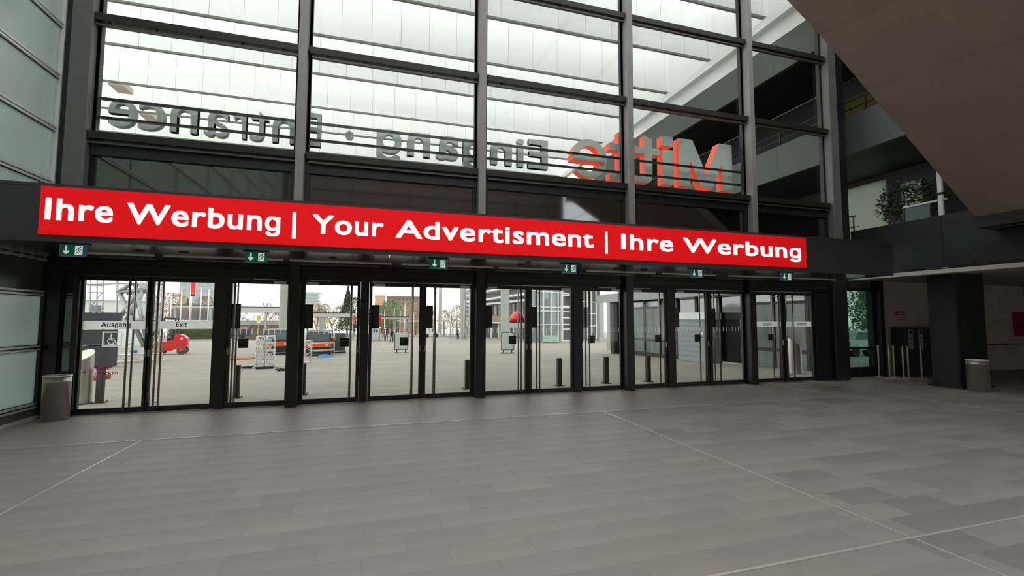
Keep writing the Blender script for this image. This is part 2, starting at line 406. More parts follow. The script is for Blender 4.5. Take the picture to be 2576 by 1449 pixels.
for i in range(28):                                  # crumpled foil seal under the soffit
    y = -1.4+i*.05; z = 2.6+r_.uniform(-.012, .012); x = -5.275+r_.uniform(-.012, .01); q = (x, y, z)
    if pr: m.add([pr, q, (q[0]-.03, q[1], q[2]+.05), (pr[0]-.03, pr[1], pr[2]+.05)], [(0, 1, 2, 3)])
    pr = q
m.build('foil_seal', SILVER, wl)
m = MB(); m.box(-5.27, -5.22, -.06, .0, 1.13, 1.19); m.box(-5.25, -5.2, -.06, -.02, 2.6, 2.66); m.build('wall_sensor', WHITE, wl)
# ---- back wall (seen only as reflection)
wb = struct('wall_back', 'brown grey panelled back wall of the hall', (0, -20.5, 0))
MB().box(-5.6, 12.9, -20.9, -20.5, 0, 13.4).build('backing', BLACK, wb)
PAN = mat('brown_panel', (128, 112, 102), .4, .3, var=.08, vscale=.6)
pm_ = MB().box(-1.78, 1.78, -.03, .03, -.365, .365).mesh('panel', PAN)
for i in range(16):
    for j in range(5): inst(pm_, 'panel', (-3.4+j*3.6, -20.46, .42+i*.8), wb)

# ---- facade: columns, transoms, glass
wf = struct('wall_front', 'steel and glass entrance facade with tall grey mullions')
def mullion(x, w=.18, d=.26):
    m = MB(); m.bbox(x-w/2, x+w/2, -d, -.02, 3.6, ROOFZ, .012, 0); m.box(x-w/2-.05, x+w/2+.05, -.02, .09, 3.6, ROOFZ, 1); return m
for i, x in enumerate(MX):
    mullion(x, .3 if i in (0, 5) else .16, .2 if i == 0 else .24).build('mullion', [MULL if 0 < i < 5 else mat('grey_steel_dark', (106, 105, 102), .5, .1, var=.06), FRAME], wf)
MB().box(-5.42, -5.1, -.06, .1, 0, ROOFZ).build('corner_post', FRAME2, wf)
clip = MB().box(-.012, .012, -.015, .015, -.06, .02).mesh('clip', BAR)
for z in (T1, T2, T3, T4):
    for i in range(5):
        x0, x1 = MX[i]+.10, MX[i+1]-.02
        if i == 0: x0 = MX[0]
        dz = {T1: .06, T2: .1, T3: .13, T4: .16}[z]; zz = z-dz
        t = MB().bbox(x0, x1, -.17, .0, zz-.13, zz, .015).build('transom', BAR, wf)
        MB().box(x0+.05, x1-.02, -.13, -.08, zz-.205, zz-.17).build('clip_rail', RAILG, t)
        n = 5
        for k in range(n): inst(clip, 'clip', (x0+(k+.5)*(x1-x0)/n, -.105, zz-.14), t)
wn = 0
for r, (z0, z1) in enumerate(((T1, T2), (T2, T3), (T3, T4), (T4, ROOFZ))):
    for i in range(5):
        wn += 1; a, b = MX[i]+.12, MX[i+1]-.12
        if i == 0: a = MX[0]+.17
        w = tag(thing('window_%d' % wn, '%s clear facade pane in the %s row of glass above the red sign' % (('first', 'second', 'third', 'fourth', 'fifth')[i], ('lowest', 'second', 'third', 'top')[r]), 'window', ((a+b)/2, 0, z0), kind='structure'))
        MB().box(a, b, .0, .024, z0-.08, z1-.22).build('pane', CLEAR, w)
        m = MB()
        m.box(a-.03, a+.02, -.02, .06, z0, z1-.15); m.box(b-.02, b+.03, -.02, .06, z0, z1-.15); m.box(a, b, -.02, .06, z0-.1, z0-.06); m.box(a, b, -.02, .06, z1-.24, z1-.2)
        m.build('pane_frame', FRAME, w)
for i in range(5):                                   # dark glass between the sign box and the first transom
    a, b = MX[i]+.12, MX[i+1]-.12; wn += 1
    w = thing('window_%d' % wn, '%s dark reflecting pane just above the red sign' % ('first', 'second', 'third', 'fourth', 'fifth')[i], 'window', ((a+b)/2, 0, 3.6), kind='structure')
    MB().box(a, b, .0, .024, 3.6, 4.5).build('pane', DARKG, w)
    MB().box(a-.05, b+.05, -.06, .06, 4.5, T1-.2).build('head_frame', FRAME, w)
    m = MB(); m.box(a-.04, a+.05, -.05, .05, 3.6, 4.55); m.box(b-.05, b+.04, -.05, .05, 3.6, 4.55); m.build('side_frame', FRAME, w)
# facade to the right end and above the side window
m = MB(); m.box(12.43, 13.0, .0, .14, 2.9, ROOFZ); m.build('end_panel', FRAME, wf)
MB().box(-5.3, 12.62, -.02, .16, 2.40, 2.9).build('door_header', BLACK, wf)
for z, h in ((2.5, .05), (2.62, .02), (2.7, .04)): MB().box(-5.2, 12.5, -.05, -.01, z, z+h).build('header_slat', FRAME, wf)
for i, x in enumerate((-1.47, 2.15, 5.74, 9.32)):
    MB().bbox(x-.11, x+.09, -.17, .16, 0, 2.8, .01).build('door_column', FRAME2, wf)
m = MB(); m.box(-5.28, -4.88, .02, .1, 0, 2.45, 0); m.box(-4.93, -4.85, -.04, .12, 0, 2.45, 1); m.box(-5.14, -5.10, -.04, .0, .1, 2.3, 2)
m.build('end_glazing', [DARKG, FRAME, FRAME2], wf)
MB().box(-5.2, -4.9, -.05, .0, 0, .75).build('end_plinth', FRAME, wf)
m = MB(); m.box(11.56, 12.1, -.02, .16, 0, 2.42, 0); m.bbox(12.1, 12.62, -.14, .2, 0, 2.8, .02, 1); m.box(12.62, 13.0, .1, .2, 2.5, 2.9, 2)
m.build('end_pier', [BLACK, FRAME2, FRAME], wf)

# ---- doors
def door(n, gx0, gx1, handle, label, infos=False, stick=None, closer=None, dashes=True, slide=None, band=None):
    a, b = gx0-.06, gx1+.06; z0, z1 = .105, 2.31
    d = thing('door_%d' % n, label, 'door', ((a+b)/2, .06, 0), kind='structure')
    fr = MB(); fr.box(a, gx0, .03, .09, .012, 2.395); fr.box(gx1, b, .03, .09, .012, 2.395); fr.box(gx0, gx1, .03, .09, .012, z0); fr.box(gx0, gx1, .03, .09, z1, 2.395)
    fr.build('leaf_frame', FRAME, d)
    MB().box(gx0, gx1, .055, .067, z0, z1).build('pane', DOORG, d)
    for y in (-.04, .16):
        m = MB(); m.tube((handle, y, .06), (handle, y, 2.36), .017, n=10)
        for z in (.16, 1.2, 2.26): m.tube((handle, y, z), (handle, .06, z), .008, n=6)
        m.build('pull_bar', HANDLE, d)
    if infos:
        h = MB().box(gx0+.0, gx0+.145, .075, .1, 1.46, 1.93).build('info_holder', BLACK, d)
        MB().box(gx0+.02, gx0+.135, .072, .0755, 1.5, 1.9).build('info_sheet', mat('info_dark', (34, 36, 34), .4), h)
    if stick is not None:
        s = MB().box(stick, stick+.17, .045, .0545, 1.1, 1.275).build('sticker', BLACK, d)
        m = MB(); m.box(stick+.02, stick+.1, .0435, .0448, 1.222, 1.23); m.box(stick+.105, stick+.15, .0435, .0448, 1.222, 1.23); m.box(stick+.02, stick+.07, .0435, .0448, 1.196, 1.204)
        tag(m.build('sticker_print', mat('print_grey', (120, 118, 124), .6), s), kind='stuff')
    if closer:
        cx = gx0+.02 if closer == 'l' else gx1-.24
        m = MB(); m.bbox(cx, cx+.22, -.015, .03, 2.305, 2.36, .008); m.build('closer', SILVER, d)
    if slide:
        MB().box(slide[0], slide[1], -.01, .03, 2.385, 2.412).build('slide_rail', SILVER, d)
    if dashes:
        m = MB(); x = gx0+.06
        while x < gx1-.04: m.film(x, x+.013, .0525, 1.35, 1.46); x += .096
        tag(m.build('glass_marks', MARK, d), kind='stuff')
    if band:
        bd = MB().film(gx0, gx1, .0525, 1.46, 1.6).build('lettered_band', MARK, d)
        txt, t0, t1, mir = band
        ik = INK if not mir else mat('ink_faded', (92, 96, 92), .7)
        for mb in letters3d(txt, t0, t1, .05, 1.497, .085 if not mir else .075, .001, .012, not mir): mb.build('letter', [ik, ik], bd)
    MB().box((b-.05) if handle > (a+b)/2 else a+.02, (b-.02) if handle > (a+b)/2 else a+.05, .0, .03, .98, 1.1).build('lock_case', HANDLE, d)
    return d
ordn = ['first', 'second', 'third', 'fourth', 'fifth', 'sixth', 'seventh', 'eighth', 'ninth', 'tenth', 'eleventh', 'twelfth', 'thirteenth', 'fourteenth']
LV = [(-4.82, -3.90, -4.13), (-3.80, -2.86, -3.70), (-2.57, -1.62, -2.50), (-1.31, -.35, -.46), (-.06, .88, .74), (1.02, 1.96, 1.20), (2.30, 3.20, 3.08), (3.35, 4.30, 3.51),
      (4.60, 5.57, 4.73), (5.90, 6.80, 6.74), (7.10, 8.03, 7.92), (8.19, 9.14, 8.36), (9.50, 10.42, 10.26), (10.58, 11.48, 10.74)]
for i, (a, b, h) in enumerate(LV):
    lab = '%s glass door leaf from the left, black frame and tall pull bar' % ordn[i]
    kw = {}
    if i == 0: lab = 'glass door leaf with the Ausgang band, wheelchair symbol and red arrow'; kw = dict(dashes=False, band=('Ausgang', -4.56, -4.13+.0, False))
    if i == 1: lab = 'glass door leaf with the Exit band, second from the left'; kw = dict(dashes=False, band=('Exit', -3.44, -3.27, False))
    if i in (2, 3, 4, 5, 6, 7, 8, 10, 11): kw['infos'] = True
    st = {2: -2.44, 3: -.66, 4: .5, 6: 2.82, 8: 4.74, 9: 6.53, 10: 7.67, 12: 9.98}
    if i in st: kw['stick'] = st[i]
    kw['closer'] = {2: 'r', 3: 'l', 4: 'l', 5: 'r', 6: 'l', 7: 'r', 8: 'r', 9: 'l', 10: 'l'}.get(i)
    kw['slide'] = {2: (-2.2, -1.82), 3: (-1.22, -.86), 4: (-.06, 1.0), 5: (1.0, 1.97), 6: (2.3, 3.3), 7: (3.3, 4.3), 8: (5.0, 5.45), 9: (5.92, 6.4), 10: (7.1, 8.1), 11: (8.1, 9.14), 12: (9.5, 10.5), 13: (10.5, 11.48)}.get(i)
    if i == 12: kw.update(dashes=False, band=('Eingang', 9.84, 10.1, True)); lab = 'glass door leaf with the mirrored Eingang band, second from the right'
    if i == 13: kw.update(dashes=False, band=('Entrance', 10.98, 11.3, True)); lab = 'rightmost glass door leaf with the mirrored Entrance band'
    d = door(i+1, a, b, h, lab, **kw)
    if i == 0:
        m = MB(); x0, x1, z0, z1 = -4.53, -4.24, 1.155, 1.42; t = .022; yf = .0525      # wheelchair symbol
        for q in ((x0, x1, z0, z0+t), (x0, x1, z1-t, z1), (x0, x0+t, z0+t, z1-t), (x1-t, x1, z0+t, z1-t)): m.film(q[0], q[1], yf, q[2], q[3])
        c = (-4.40, 1.255)
        for k in range(16):
            u0, u1 = radians(-15-k*17), radians(-15-(k+1)*17); m.add([(c[0]+r_*cos(u), yf, c[1]+r_*sin(u)) for r_, u in ((.057, u0), (.057, u1), (.043, u1), (.043, u0))], [(0, 1, 2, 3)])
        m.film(-4.414, -4.39, yf, 1.355, 1.378)
        for p_, q_, w_ in (((-4.402, 1.35), (-4.398, 1.275), .018), ((-4.398, 1.3), (-4.355, 1.3), .012), ((-4.40, 1.272), (-4.35, 1.272), .016), ((-4.35, 1.272), (-4.328, 1.22), .014), ((-4.33, 1.22), (-4.305, 1.228), .012)): yf -= .0006; m.stroke(p_, q_, yf, w_)
        tag(m.build('wheelchair_symbol', MARK, d), kind='stuff')
        m = MB()
        m.stroke((-4.77, .73), (-4.63, .73), yf, .012); m.stroke((-4.775, .728), (-4.735, .765), yf, .012); m.stroke((-4.775, .732), (-4.735, .695), yf, .012)
        flat_text(m, 'Taster', -4.61, -4.36, yf, .765, .05, .02); flat_text(m, 'drücken', -4.61, -4.27, yf, .68, .05, .02)
        tag(m.build('red_notice', RED, d), kind='stuff')
        m = MB(); m.box(-3.86, -3.845, .005, .03, 1.36, 1.5); m.tube((-3.853, .0, 1.37), (-3.853, -.03, 1.4), .008, n=6); m.tube((-3.853, -.03, 1.4), (-3.853, -.03, 1.48), .008, n=6)
        m.build('lever', HANDLE, d)

lv = [(-5.0, -4.88)]+[(a-.06, b+.06) for a, b, h in LV]+[(11.56, 11.6)]
for i in range(len(lv)-1):
    if lv[i+1][0]-lv[i][1] > .015: MB().box(lv[i][1]+.004, lv[i+1][0]-.004, .01, .14, 0, 2.42).build('door_jamb', FRAME, wf)
# ---- projecting sign box, soffit, LED display, exit signs
FD, ZS, ZT = 2.25, 2.655, 3.395                       # depth of the sign box, soffit and top heights
fas = struct('fascia_box', 'dark grey sign box projecting over the doors', (0, -FD, ZS))
cuts = [-5.3, -4.25, 8.70, 11.24]
for i in range(3):
    MB().box(cuts[i]+.003, cuts[i+1]-.003, -FD-(.015 if i == 1 else 0), -FD+.06, ZS, ZT).build('fascia_panel', FASC, fas)
MB().box(-5.3, 11.24, -FD-.01, -.0, ZT-.02, ZT+.02).build('top_plate', FASC, fas)
MB().box(11.20, 11.24, -FD+.06, -.0, ZS, ZT-.02).build('end_plate', FASC, fas)
for k in range(6):
    a = -5.3+k*2.75; MB().box(a+.005, a+2.745, -FD+.06, -.02, ZS+.01, ZS+.03).build('soffit_panel', SOFF, fas)
for px in (350, 462, 640, 838, 1060, 1190, 1310, 1550, 1620, 1800, 1900, 2060):
    x = PY(px, 640, -1.55).x; m = MB().lathe((x, -1.55, ZS-.012), [(.05, .022), (.05, .0), (.068, .0), (.068, .022)], 16)
    m.disc((x, -1.55, ZS+.004), .05, 16, nrm=(0, 0, -1)); m.build('downlight', BLACK, fas)
for a, b in ((180, 388), (412, 712), (728, 985), (1010, 1240), (1255, 1435), (1475, 1648), (1665, 1800), (1830, 2100)):
    x0, x1 = PY(a, 640, -.95).x, PY(b, 660, -.95).x
    MB().box(x0, x1, -.965, -.945, ZS-.006, ZS+.012).build('light_slot', SILVER, fas)
    MB().box(x0+.1, x1-.2, -.4, -.385, ZS-.004, ZS+.012).build('slot_trim', RAILG, fas)
led = thing('led_display', 'long red LED display reading Ihre Werbung Your Advertisment above the doors', 'display', (2.2, -FD-.03, 2.74))
MB().box(-4.18, 8.635, -FD-.045, -FD-.016, 2.737, 3.367).build('screen', LED, led)
KS = .875
for t, a, b in (('Ihre', -4.71, -3.88), ('Werbung', -3.70, -1.56), ('Your', -1.06, .11), ('Advertisment', .32, 4.24), ('Ihre', 4.88, 6.14), ('Werbung', 6.40, 9.70)):
    for mb in letters3d(t, a*KS, b*KS, -FD-.047, 2.929, .325*KS, .003, .017, True): mb.build('letter', [LEDW, LEDW], led)
for x in (-1.177, 3.964): MB().box(x-.025, x+.025, -FD-.0485, -FD-.0455, 2.833, 3.231).build('divider', LEDW, led)
EXG = mat('exit_green', (16, 96, 58), .4, emit=.25); EXW = mat('exit_white', (225, 240, 238), .4, emit=.5); EXB = mat('exit_case', (104, 110, 190), .3, emit=.1)
where = ['leftmost', 'second', 'third', 'fourth', 'fifth', 'rightmost']
for i, x in enumerate((-4.46, -1.95, 1.12, 3.80, 6.90, 9.47)):
    X_, Y_, K_ = x*.879, -2.06, .879
    lab = 'green exit sign with arrow and running figure, %s under the red display' % (where[i] if i in (0, 5) else where[i]+' from the left')
    e = thing('exit_sign', lab, 'sign', (X_, Y_, ZS), 'exit signs under the sign box')
    def ex(mb, name, m_, par):                             # drawn at full size around the mount, then set to the sign's size
        mb.v = [(px*K_, py*K_, (pz-2.81)*K_+.012) for px, py, pz in mb.v]; return mb.build(name, m_, par, True)
    x = 0.; y = 0.
    ex(MB().box(-.2, .2, -.05, .05, 2.785, 2.81), 'mount_plate', BLACK, e)
    ex(MB().box(-.165, .165, -.02, .02, 2.60, 2.785), 'case', EXB if i in (0, 3, 4, 5) else EXG, e)
    f = ex(MB().box(-.155, .15, -.026, -.0202, 2.612, 2.775), 'face', EXG, e)
    m = MB(); yy = -.029
    m.bar((-.075, yy, 2.765), (-.075, yy, 2.66), .022, .004); m.poly([(-.12, yy, 2.675), (-.075, yy, 2.63), (-.03, yy, 2.675), (-.05, yy, 2.69), (-.075, yy, 2.665), (-.1, yy, 2.69)], (0, 1, 0), .002)
    ex(m, 'arrow', EXW, f)
    ex(MB().poly([(.035, yy, 2.625), (.13, yy, 2.625), (.13, yy, 2.765), (.035, yy, 2.765)], (0, 1, 0), .002), 'door_symbol', EXW, f)
    m = MB(); yy = -.0305; c = .085
    m.disc((c+.014, yy-.001, 2.742), .011, 10, nrm=(0, -1, 0))
    for p, q, w in (((c+.006, 2.73), (c-.006, 2.69), .02), ((c, 2.722), (c-.028, 2.712), .009), ((c-.028, 2.712), (c-.034, 2.695), .009), ((c+.004, 2.72), (c+.024, 2.705), .009), ((c+.024, 2.705), (c+.036, 2.715), .009),
                    ((c-.006, 2.692), (c+.018, 2.672), .012), ((c+.018, 2.672), (c+.014, 2.642), .011), ((c-.006, 2.692), (c-.014, 2.662), .012), ((c-.014, 2.662), (c-.04, 2.648), .011)):
        m.bar((p[0], yy, p[1]), (q[0], yy, q[1]), .002, w)
    tag(ex(m, 'running_figure', mat('exit_dark', (14, 52, 60), .5), f), kind='stuff')

# ---- galleries along the right side, running on outside past the facade
gal = struct('wall_right', 'dark gallery storeys with grey parapets on the right', (13, 0, 0))
YA, YB = -20.4, 16.0
def seg(name, x0, x1, z0, z1, m, y0=YA, y1=YB, step=4.55, gap=.006):
    y = y0
    while y < y1-.1:
        e = min(y+step, y1); MB().box(x0, x1, y+gap/2, e-gap/2, z0, z1).build(name, m, gal); y = e
seg('parapet_panel', 13.0, 13.14, 2.93, 4.17, DARKW, YA, -.02)
seg('parapet_panel', 13.0, 13.14, 6.42, 7.53, BANDG)
seg('parapet_panel', 13.0, 13.14, 10.05, 11.2, BANDG)
seg('slab_edge', 12.97, 13.3, 2.77, 2.87, mat('slab_edge_white', (190, 188, 178), .6), YA, .3, 9)
MB().box(13.3, 21.5, YA, .34, 2.80, 2.93).build('gallery_floor', mat('ceiling_beige', (176, 170, 158), .8), gal)
MB().box(13.14, 16.2, .36, YB, 2.93, 3.1).build('gallery_floor', DARKW, gal)
MB().box(13.14, 16.2, YA, YB, 6.45, 6.7).build('gallery_floor', DARKW, gal)
MB().box(13.14, 16.2, YA, YB, 10.1, 10.35).build('gallery_floor', DARKW, gal)
MB().box(13.0, 13.2, YA, YB, 11.22, 14.6).build('clerestory_wall', WHITE, gal)
MB().box(13.2, 16.2, YA, YB, 13.4, 13.6).build('gallery_roof', DARKW, gal)
TRW = translucent('frosted_window', (176, 184, 172), .7, .05); TRY = translucent('yellow_window', (112, 106, 76), .6, .1)
def wallx(z0, z1, openings):
    y = YA
    for a, b, c, d, m in openings:
        MB().box(16.0, 16.2, y, a, z0, z1).build('gallery_wall', DARKW, gal)
        MB().box(16.0, 16.2, a, b, z0, c).build('gallery_wall', DARKW, gal); MB().box(16.0, 16.2, a, b, d, z1).build('gallery_wall', DARKW, gal)
        MB().box(16.02, 16.06, a, b, c, d).build('gallery_window', m, gal); y = b
    MB().box(16.0, 16.2, y, YB, z0, z1).build('gallery_wall', DARKW, gal)
wallx(3.1, 6.45, [(-.05, .55, 3.2, 6.0, TRW), (.95, 2.5, 3.2, 6.28, TRW)])
wallx(6.7, 10.1, [(-.2, 2.2, 8.0, 9.55, TRY)])
wallx(10.35, 13.4, [])
for z, w in ((8.55, .02), (7.95, .014), (7.72, .02)):
    MB().tube((13.02, YA, z), (13.02, YB, z), w, n=6).build('handrail', RAILG if z > 8 else FRAME2, gal)
for k in range(24): MB().box(13.0, 13.04, -16+k*1.4, -15.97+k*1.4, 7.5, 7.97).build('rail_post', FRAME2, gal)
m = MB(); m.tube((13.1, -.1, 4.62), (13.1, .6, 4.62), .022, n=8); m.tube((13.1, -.05, 4.17), (13.1, -.05, 4.62), .02, n=8); m.tube((13.1, -.2, 4.30), (13.1, .6, 4.30), .014, n=8)
m.build('balustrade', FRAME2, gal)
# glazed balustrade, pole and plant on the first gallery
p0 = PX(2272, 490, 14.2); p1 = PX(2340, 478, 14.2)
gb = thing('glass_balustrade', 'pale glass balustrade with white handrail on the gallery above the side window', 'balustrade', (14.2, p1.y, 3.0))
a, b = p1.y, p0.y
MB().box(14.19, 14.21, a, b, 3.5, 4.78).build('glass_panel', translucent('balustrade_glass', (150, 172, 166), .5, .04), gb)
MB().box(14.17, 14.23, a-.35, b, 4.78, 4.83).build('handrail', WHITE, gb)
for y in (a, b): MB().box(14.17, 14.23, y-.02, y+.02, 2.93, 4.78).build('post', FRAME2, gb)
q = PX(2366, 490, 14.0)
wp = thing('banner_pole', 'white upright pole on the gallery at the edge of the beige stair', 'pole', (14.0, q.y, 2.93))
MB().bbox(13.96, 14.04, q.y-.05, q.y+.05, 2.93, 5.55, .01).build('pole', WHITE, wp)
for z in (4.2, 4.9): MB().box(13.93, 14.07, q.y-.07, q.y+.07, z, z+.05).build('clamp', BLACK, wp)
q = PX(2290, 470, 15.0)
pl = thing('potted_tree', 'dark leafy indoor tree on the first gallery', 'plant', (15.0, q.y, 2.93))
MB().lathe((15.0, q.y, 2.93), [(.0, 0), (.24, 0), (.3, .5), (.27, .5), (.25, .44), (0, .44)], 20).build('pot', FRAME2, pl)
m = MB(); m.tube((15, q.y, 3.3), (15.02, q.y, 4.7), .035, .025); rr = random.Random(2)
for k in range(9): m.tube((15.01, q.y, 4.0+k*.09), (15+rr.uniform(-.5, .5), q.y+rr.uniform(-.6, .6), 5.0+rr.uniform(-.4, .7)), .016, .006, n=5)
m.build('stem', BARK, pl)
m = MB()
for k in range(1500):
    u, v = rr.uniform(0, 2*pi), rr.uniform(-1, 1); r = rr.uniform(.3, 1)**.5; c = Vector((15+.6*r*cos(u), q.y+.95*r*sin(u)*sqrt(1-v*v), 5.1+.65*v*r)); d = Vector((rr.uniform(-1, 1), rr.uniform(-1, 1), rr.uniform(-.6, .4))).normalized()*.075; e = d.cross(Vector((0, 0, 1))).normalized()*.035
    m.add([c-d, c+e, c+d, c-e], [(0, 1, 2, 3)])
m.build('leaves', LEAFD, pl)

# ---- stair underside overhead on the right (a twisting plaster slab)
st = struct('stair_soffit', 'large beige plaster underside of a stair rising to the upper left', (12.6, -3.2, 3.6))
FE = [(12.64, 3.61, 0.0), (9.30, 6.25, .145), (8.13, 7.16, .193), (5.6, 8.9, .25)]
def sp(i, s, up=0.):
    x, z, k = FE[i]; return (x, -3.2-s, z-k*s+up)
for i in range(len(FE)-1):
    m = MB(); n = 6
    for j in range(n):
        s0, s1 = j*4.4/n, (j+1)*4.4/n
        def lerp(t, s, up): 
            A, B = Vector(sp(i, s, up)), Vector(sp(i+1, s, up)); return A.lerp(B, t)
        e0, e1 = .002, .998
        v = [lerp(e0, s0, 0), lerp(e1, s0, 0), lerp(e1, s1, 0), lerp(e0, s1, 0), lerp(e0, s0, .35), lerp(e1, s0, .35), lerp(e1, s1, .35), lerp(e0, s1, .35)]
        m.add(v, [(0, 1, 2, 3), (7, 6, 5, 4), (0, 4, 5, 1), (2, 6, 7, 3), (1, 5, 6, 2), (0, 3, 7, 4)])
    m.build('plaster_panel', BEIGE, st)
MB().box(12.3, 13.0, -7.6, -3.2, 3.62, 3.95).build('landing', DARKW, st)

# ---- ground level to the right: beige wall, side window, pillar
wr = struct('wall_side', 'beige wall under the low gallery ceiling at the right', (14.3, .3, 0))
MB().box(14.36, 21.5, .3, .5, 0, 2.82).build('plaster_panel', BEIGE2, wr)
MB().box(21.3, 21.5, YA, .3, 0, 2.82).build('plaster_panel', BEIGE2, wr)
MB().box(17.3, 17.36, .26, .3, .0, 2.1).build('door_trim', mat('beige_dark', (132, 122, 108), .8), wr)
MB().box(14.2, 14.36, .1, .5, 0, 2.82).build('wall_post', FRAME, wr)
MB().box(18.4, 21.3, .24, .3, .84, .87).build('wall_rail', FRAME, wr)
wn += 1
sw = thing('window_%d' % wn, 'tall green tinted side window between the doors and beige wall', 'window', (13.4, .3, 0), kind='structure')
MB().box(12.7, 14.2, .3, .33, .28, 2.5).build('pane', glass('green_glass', (.36, .49, .43), 1.45), sw)
m = MB(); m.box(12.6, 12.75, .24, .4, 0, 2.9); m.box(14.08, 14.22, .24, .4, 0, 2.82); m.box(12.7, 14.2, .26, .38, .0, .28); m.box(12.7, 14.2, .26, .38, .8, .86); m.box(12.7, 14.2, .24, .4, 2.5, 2.58)
m.build('window_frame', FRAME, sw)
MB().box(12.7, 14.2, .26, .38, 2.58, 2.95).build('transom_panel', mat('panel_greygreen', (110, 116, 112), .5), sw)
pil = struct('pillar', 'thick black pillar under the gallery at the right', (14.0, -1.9, 0))
MB().bbox(13.52, 14.6, -2.1, -1.5, 0, 2.95, .03).build('shaft', BLACK, pil)
MB().box(13.46, 14.66, -2.16, -1.44, 0, .04).build('base', FRAME, pil)
# roof glazing over the hall
rf = struct('ceiling', 'steel roof grid open to the sky above the hall')
for i in range(6):
    a = -5.4+i*3.08; MB().box(a-.06, a+.06, -20.6, 0, 13.1, 13.42).build('roof_beam', MULL, rf)
for j in range(5): MB().box(-5.4, 13, -20.4+j*5-.07, -20.4+j*5+.07, 12.9, 13.42).build('roof_girder', MULL, rf)

# ---- loose things in the hall
def bin_(loc, r, h, label):
    b = thing('waste_bin', label, 'bin', loc, 'brushed steel waste bins')
    x, y, z = loc
    MB().lathe(loc, [(0, .012), (r*.94, .012), (r*.94, 0), (r, 0), (r, h-.1), (r*1.015, h-.1), (r*1.015, h-.09), (r, h-.09), (r, h), (r*.93, h), (r*.93, h-.5*h)], 36).build('drum', STEEL, b)
    MB().lathe(loc, [(r*1.03, h-.012), (r*1.03, h+.008), (r*.9, h+.008), (r*.9, h-.012)], 36).build('rim', SILVER, b)
    MB().disc((x, y, z+h*.5), r*.93, 24).build('liner', BLACK, b); return b
bin_((-4.96, -.24, 0), .175, .715, 'brushed steel waste bin beside the Ausgang door')
bin_((13.55, -2.42, 0), .2, .72, 'brushed steel waste bin in front of the black pillar')
cb = thing('ticket_cabinet', 'dark cabinet with two paper notices against the beige wall', 'cabinet', (15.55, .05, 0))
MB().bbox(14.84, 16.3, -.1, .28, 0, 1.42, .012).build('body', mat('cabinet_dark', (46, 44, 48), .5, var=.08), cb)
MB().box(14.80, 16.34, -.13, .28, 1.42, 1.45).build('top', mat('cabinet_top', (96, 92, 90), .5), cb)
for a, b in ((14.86, 15.56), (15.58, 16.28)):
    d = MB().box(a, b, -.118, -.1, .06, 1.38).build('door', mat('cabinet_door', (40, 38, 42), .45), cb); MB().box(b-.08, b-.05, -.13, -.118, .7, .82).build('handle', HANDLE, d)
for a in (14.95, 15.37):
    p = MB().box(a, a+.18, -.126, -.1185, .8, 1.37).build('notice', mat('cabinet_notice', (150, 148, 150), .7), cb)
    m = MB(); m.box(a+.03, a+.15, -.1275, -.126, 1.24, 1.33); m.box(a+.03, a+.15, -.1275, -.126, 1.1, 1.12); m.box(a+.03, a+.15, -.1275, -.126, 1.0, 1.02); m.box(a+.03, a+.12, -.1275, -.126, .9, .92); tag(m.build('notice_print', INK, p), kind='stuff')
tb = thing('wall_terminal', 'small framed terminal on the beige wall beside the dark cabinet', 'terminal', (16.85, .27, 1.1))
MB().bbox(16.68, 17.02, .2, .298, 1.08, 1.40, .01).build('case', mat('terminal_case', (60, 40, 42), .5), tb); MB().box(16.72, 16.98, .19, .2, 1.14, 1.36).build('screen_frame', PAPER, tb); MB().box(16.77, 16.93, .185, .19, 1.17, 1.33).build('screen', INK, tb)
rs = thing('red_wall_sign', 'small red sign on the beige wall above the stanchions', 'sign', (15.3, .29, 1.8))
MB().box(15.12, 15.48, .28, .299, 1.79, 1.92).build('plate', mat('dark_red', (150, 40, 40), .5), rs)
m = MB(); m.box(15.15, 15.45, .278, .28, 1.85, 1.865); m.box(15.15, 15.4, .278, .28, 1.825, 1.835); tag(m.build('print', PAPER, rs), kind='stuff')
tag(MB().box(15.13, 15.5, .285, .299, 1.65, 1.69).build('wall_label', mat('label_brown', (120, 104, 92), .6)), 'narrow brown label strip below the small red wall sign', 'label')
for k, (a, b) in enumerate(((16.1, 16.45), (16.52, 16.9))):
    n_ = thing('paper_notice', 'pale paper notice on the beige wall, %s of the pair above the cabinet' % ('left' if k == 0 else 'right'), 'notice', ((a+b)/2, .29, 1.5), 'paper notices above the cabinet')
    MB().box(a, b, .292, .299, 1.46, 1.76).build('sheet', mat('sheet_grey', (168, 158, 150), .7), n_)
    m = MB(); m.box(a, b, .2905, .292, 1.735, 1.76)
    for z in (1.68, 1.64, 1.6, 1.56, 1.52): m.box(a+.05, b-.05, .2905, .292, z, z+.008)
    tag(m.build('print', mat('print_brown', (110, 98, 92), .7), n_), kind='stuff')
rp = thing('red_poster', 'red poster on the wall at the right edge of the picture', 'poster', (20.9, .29, 1.5))
MB().box(20.62, 21.2, .28, .299, 1.1, 1.93).build('sheet', mat('poster_red', (150, 26, 52), .5), rp); MB().box(20.62, 21.2, .277, .28, 1.42, 1.46).build('stripe', INK, rp)
STC = mat('stanchion_cream', (216, 206, 188), .4, .3)
sx = [(13.95, .05), (13.9, -.27), (14.12, -.48), (14.3, -.12), (14.5, -.36), (14.72, -.55)]
sl = ['first', 'second', 'third', 'fourth', 'fifth', 'last']
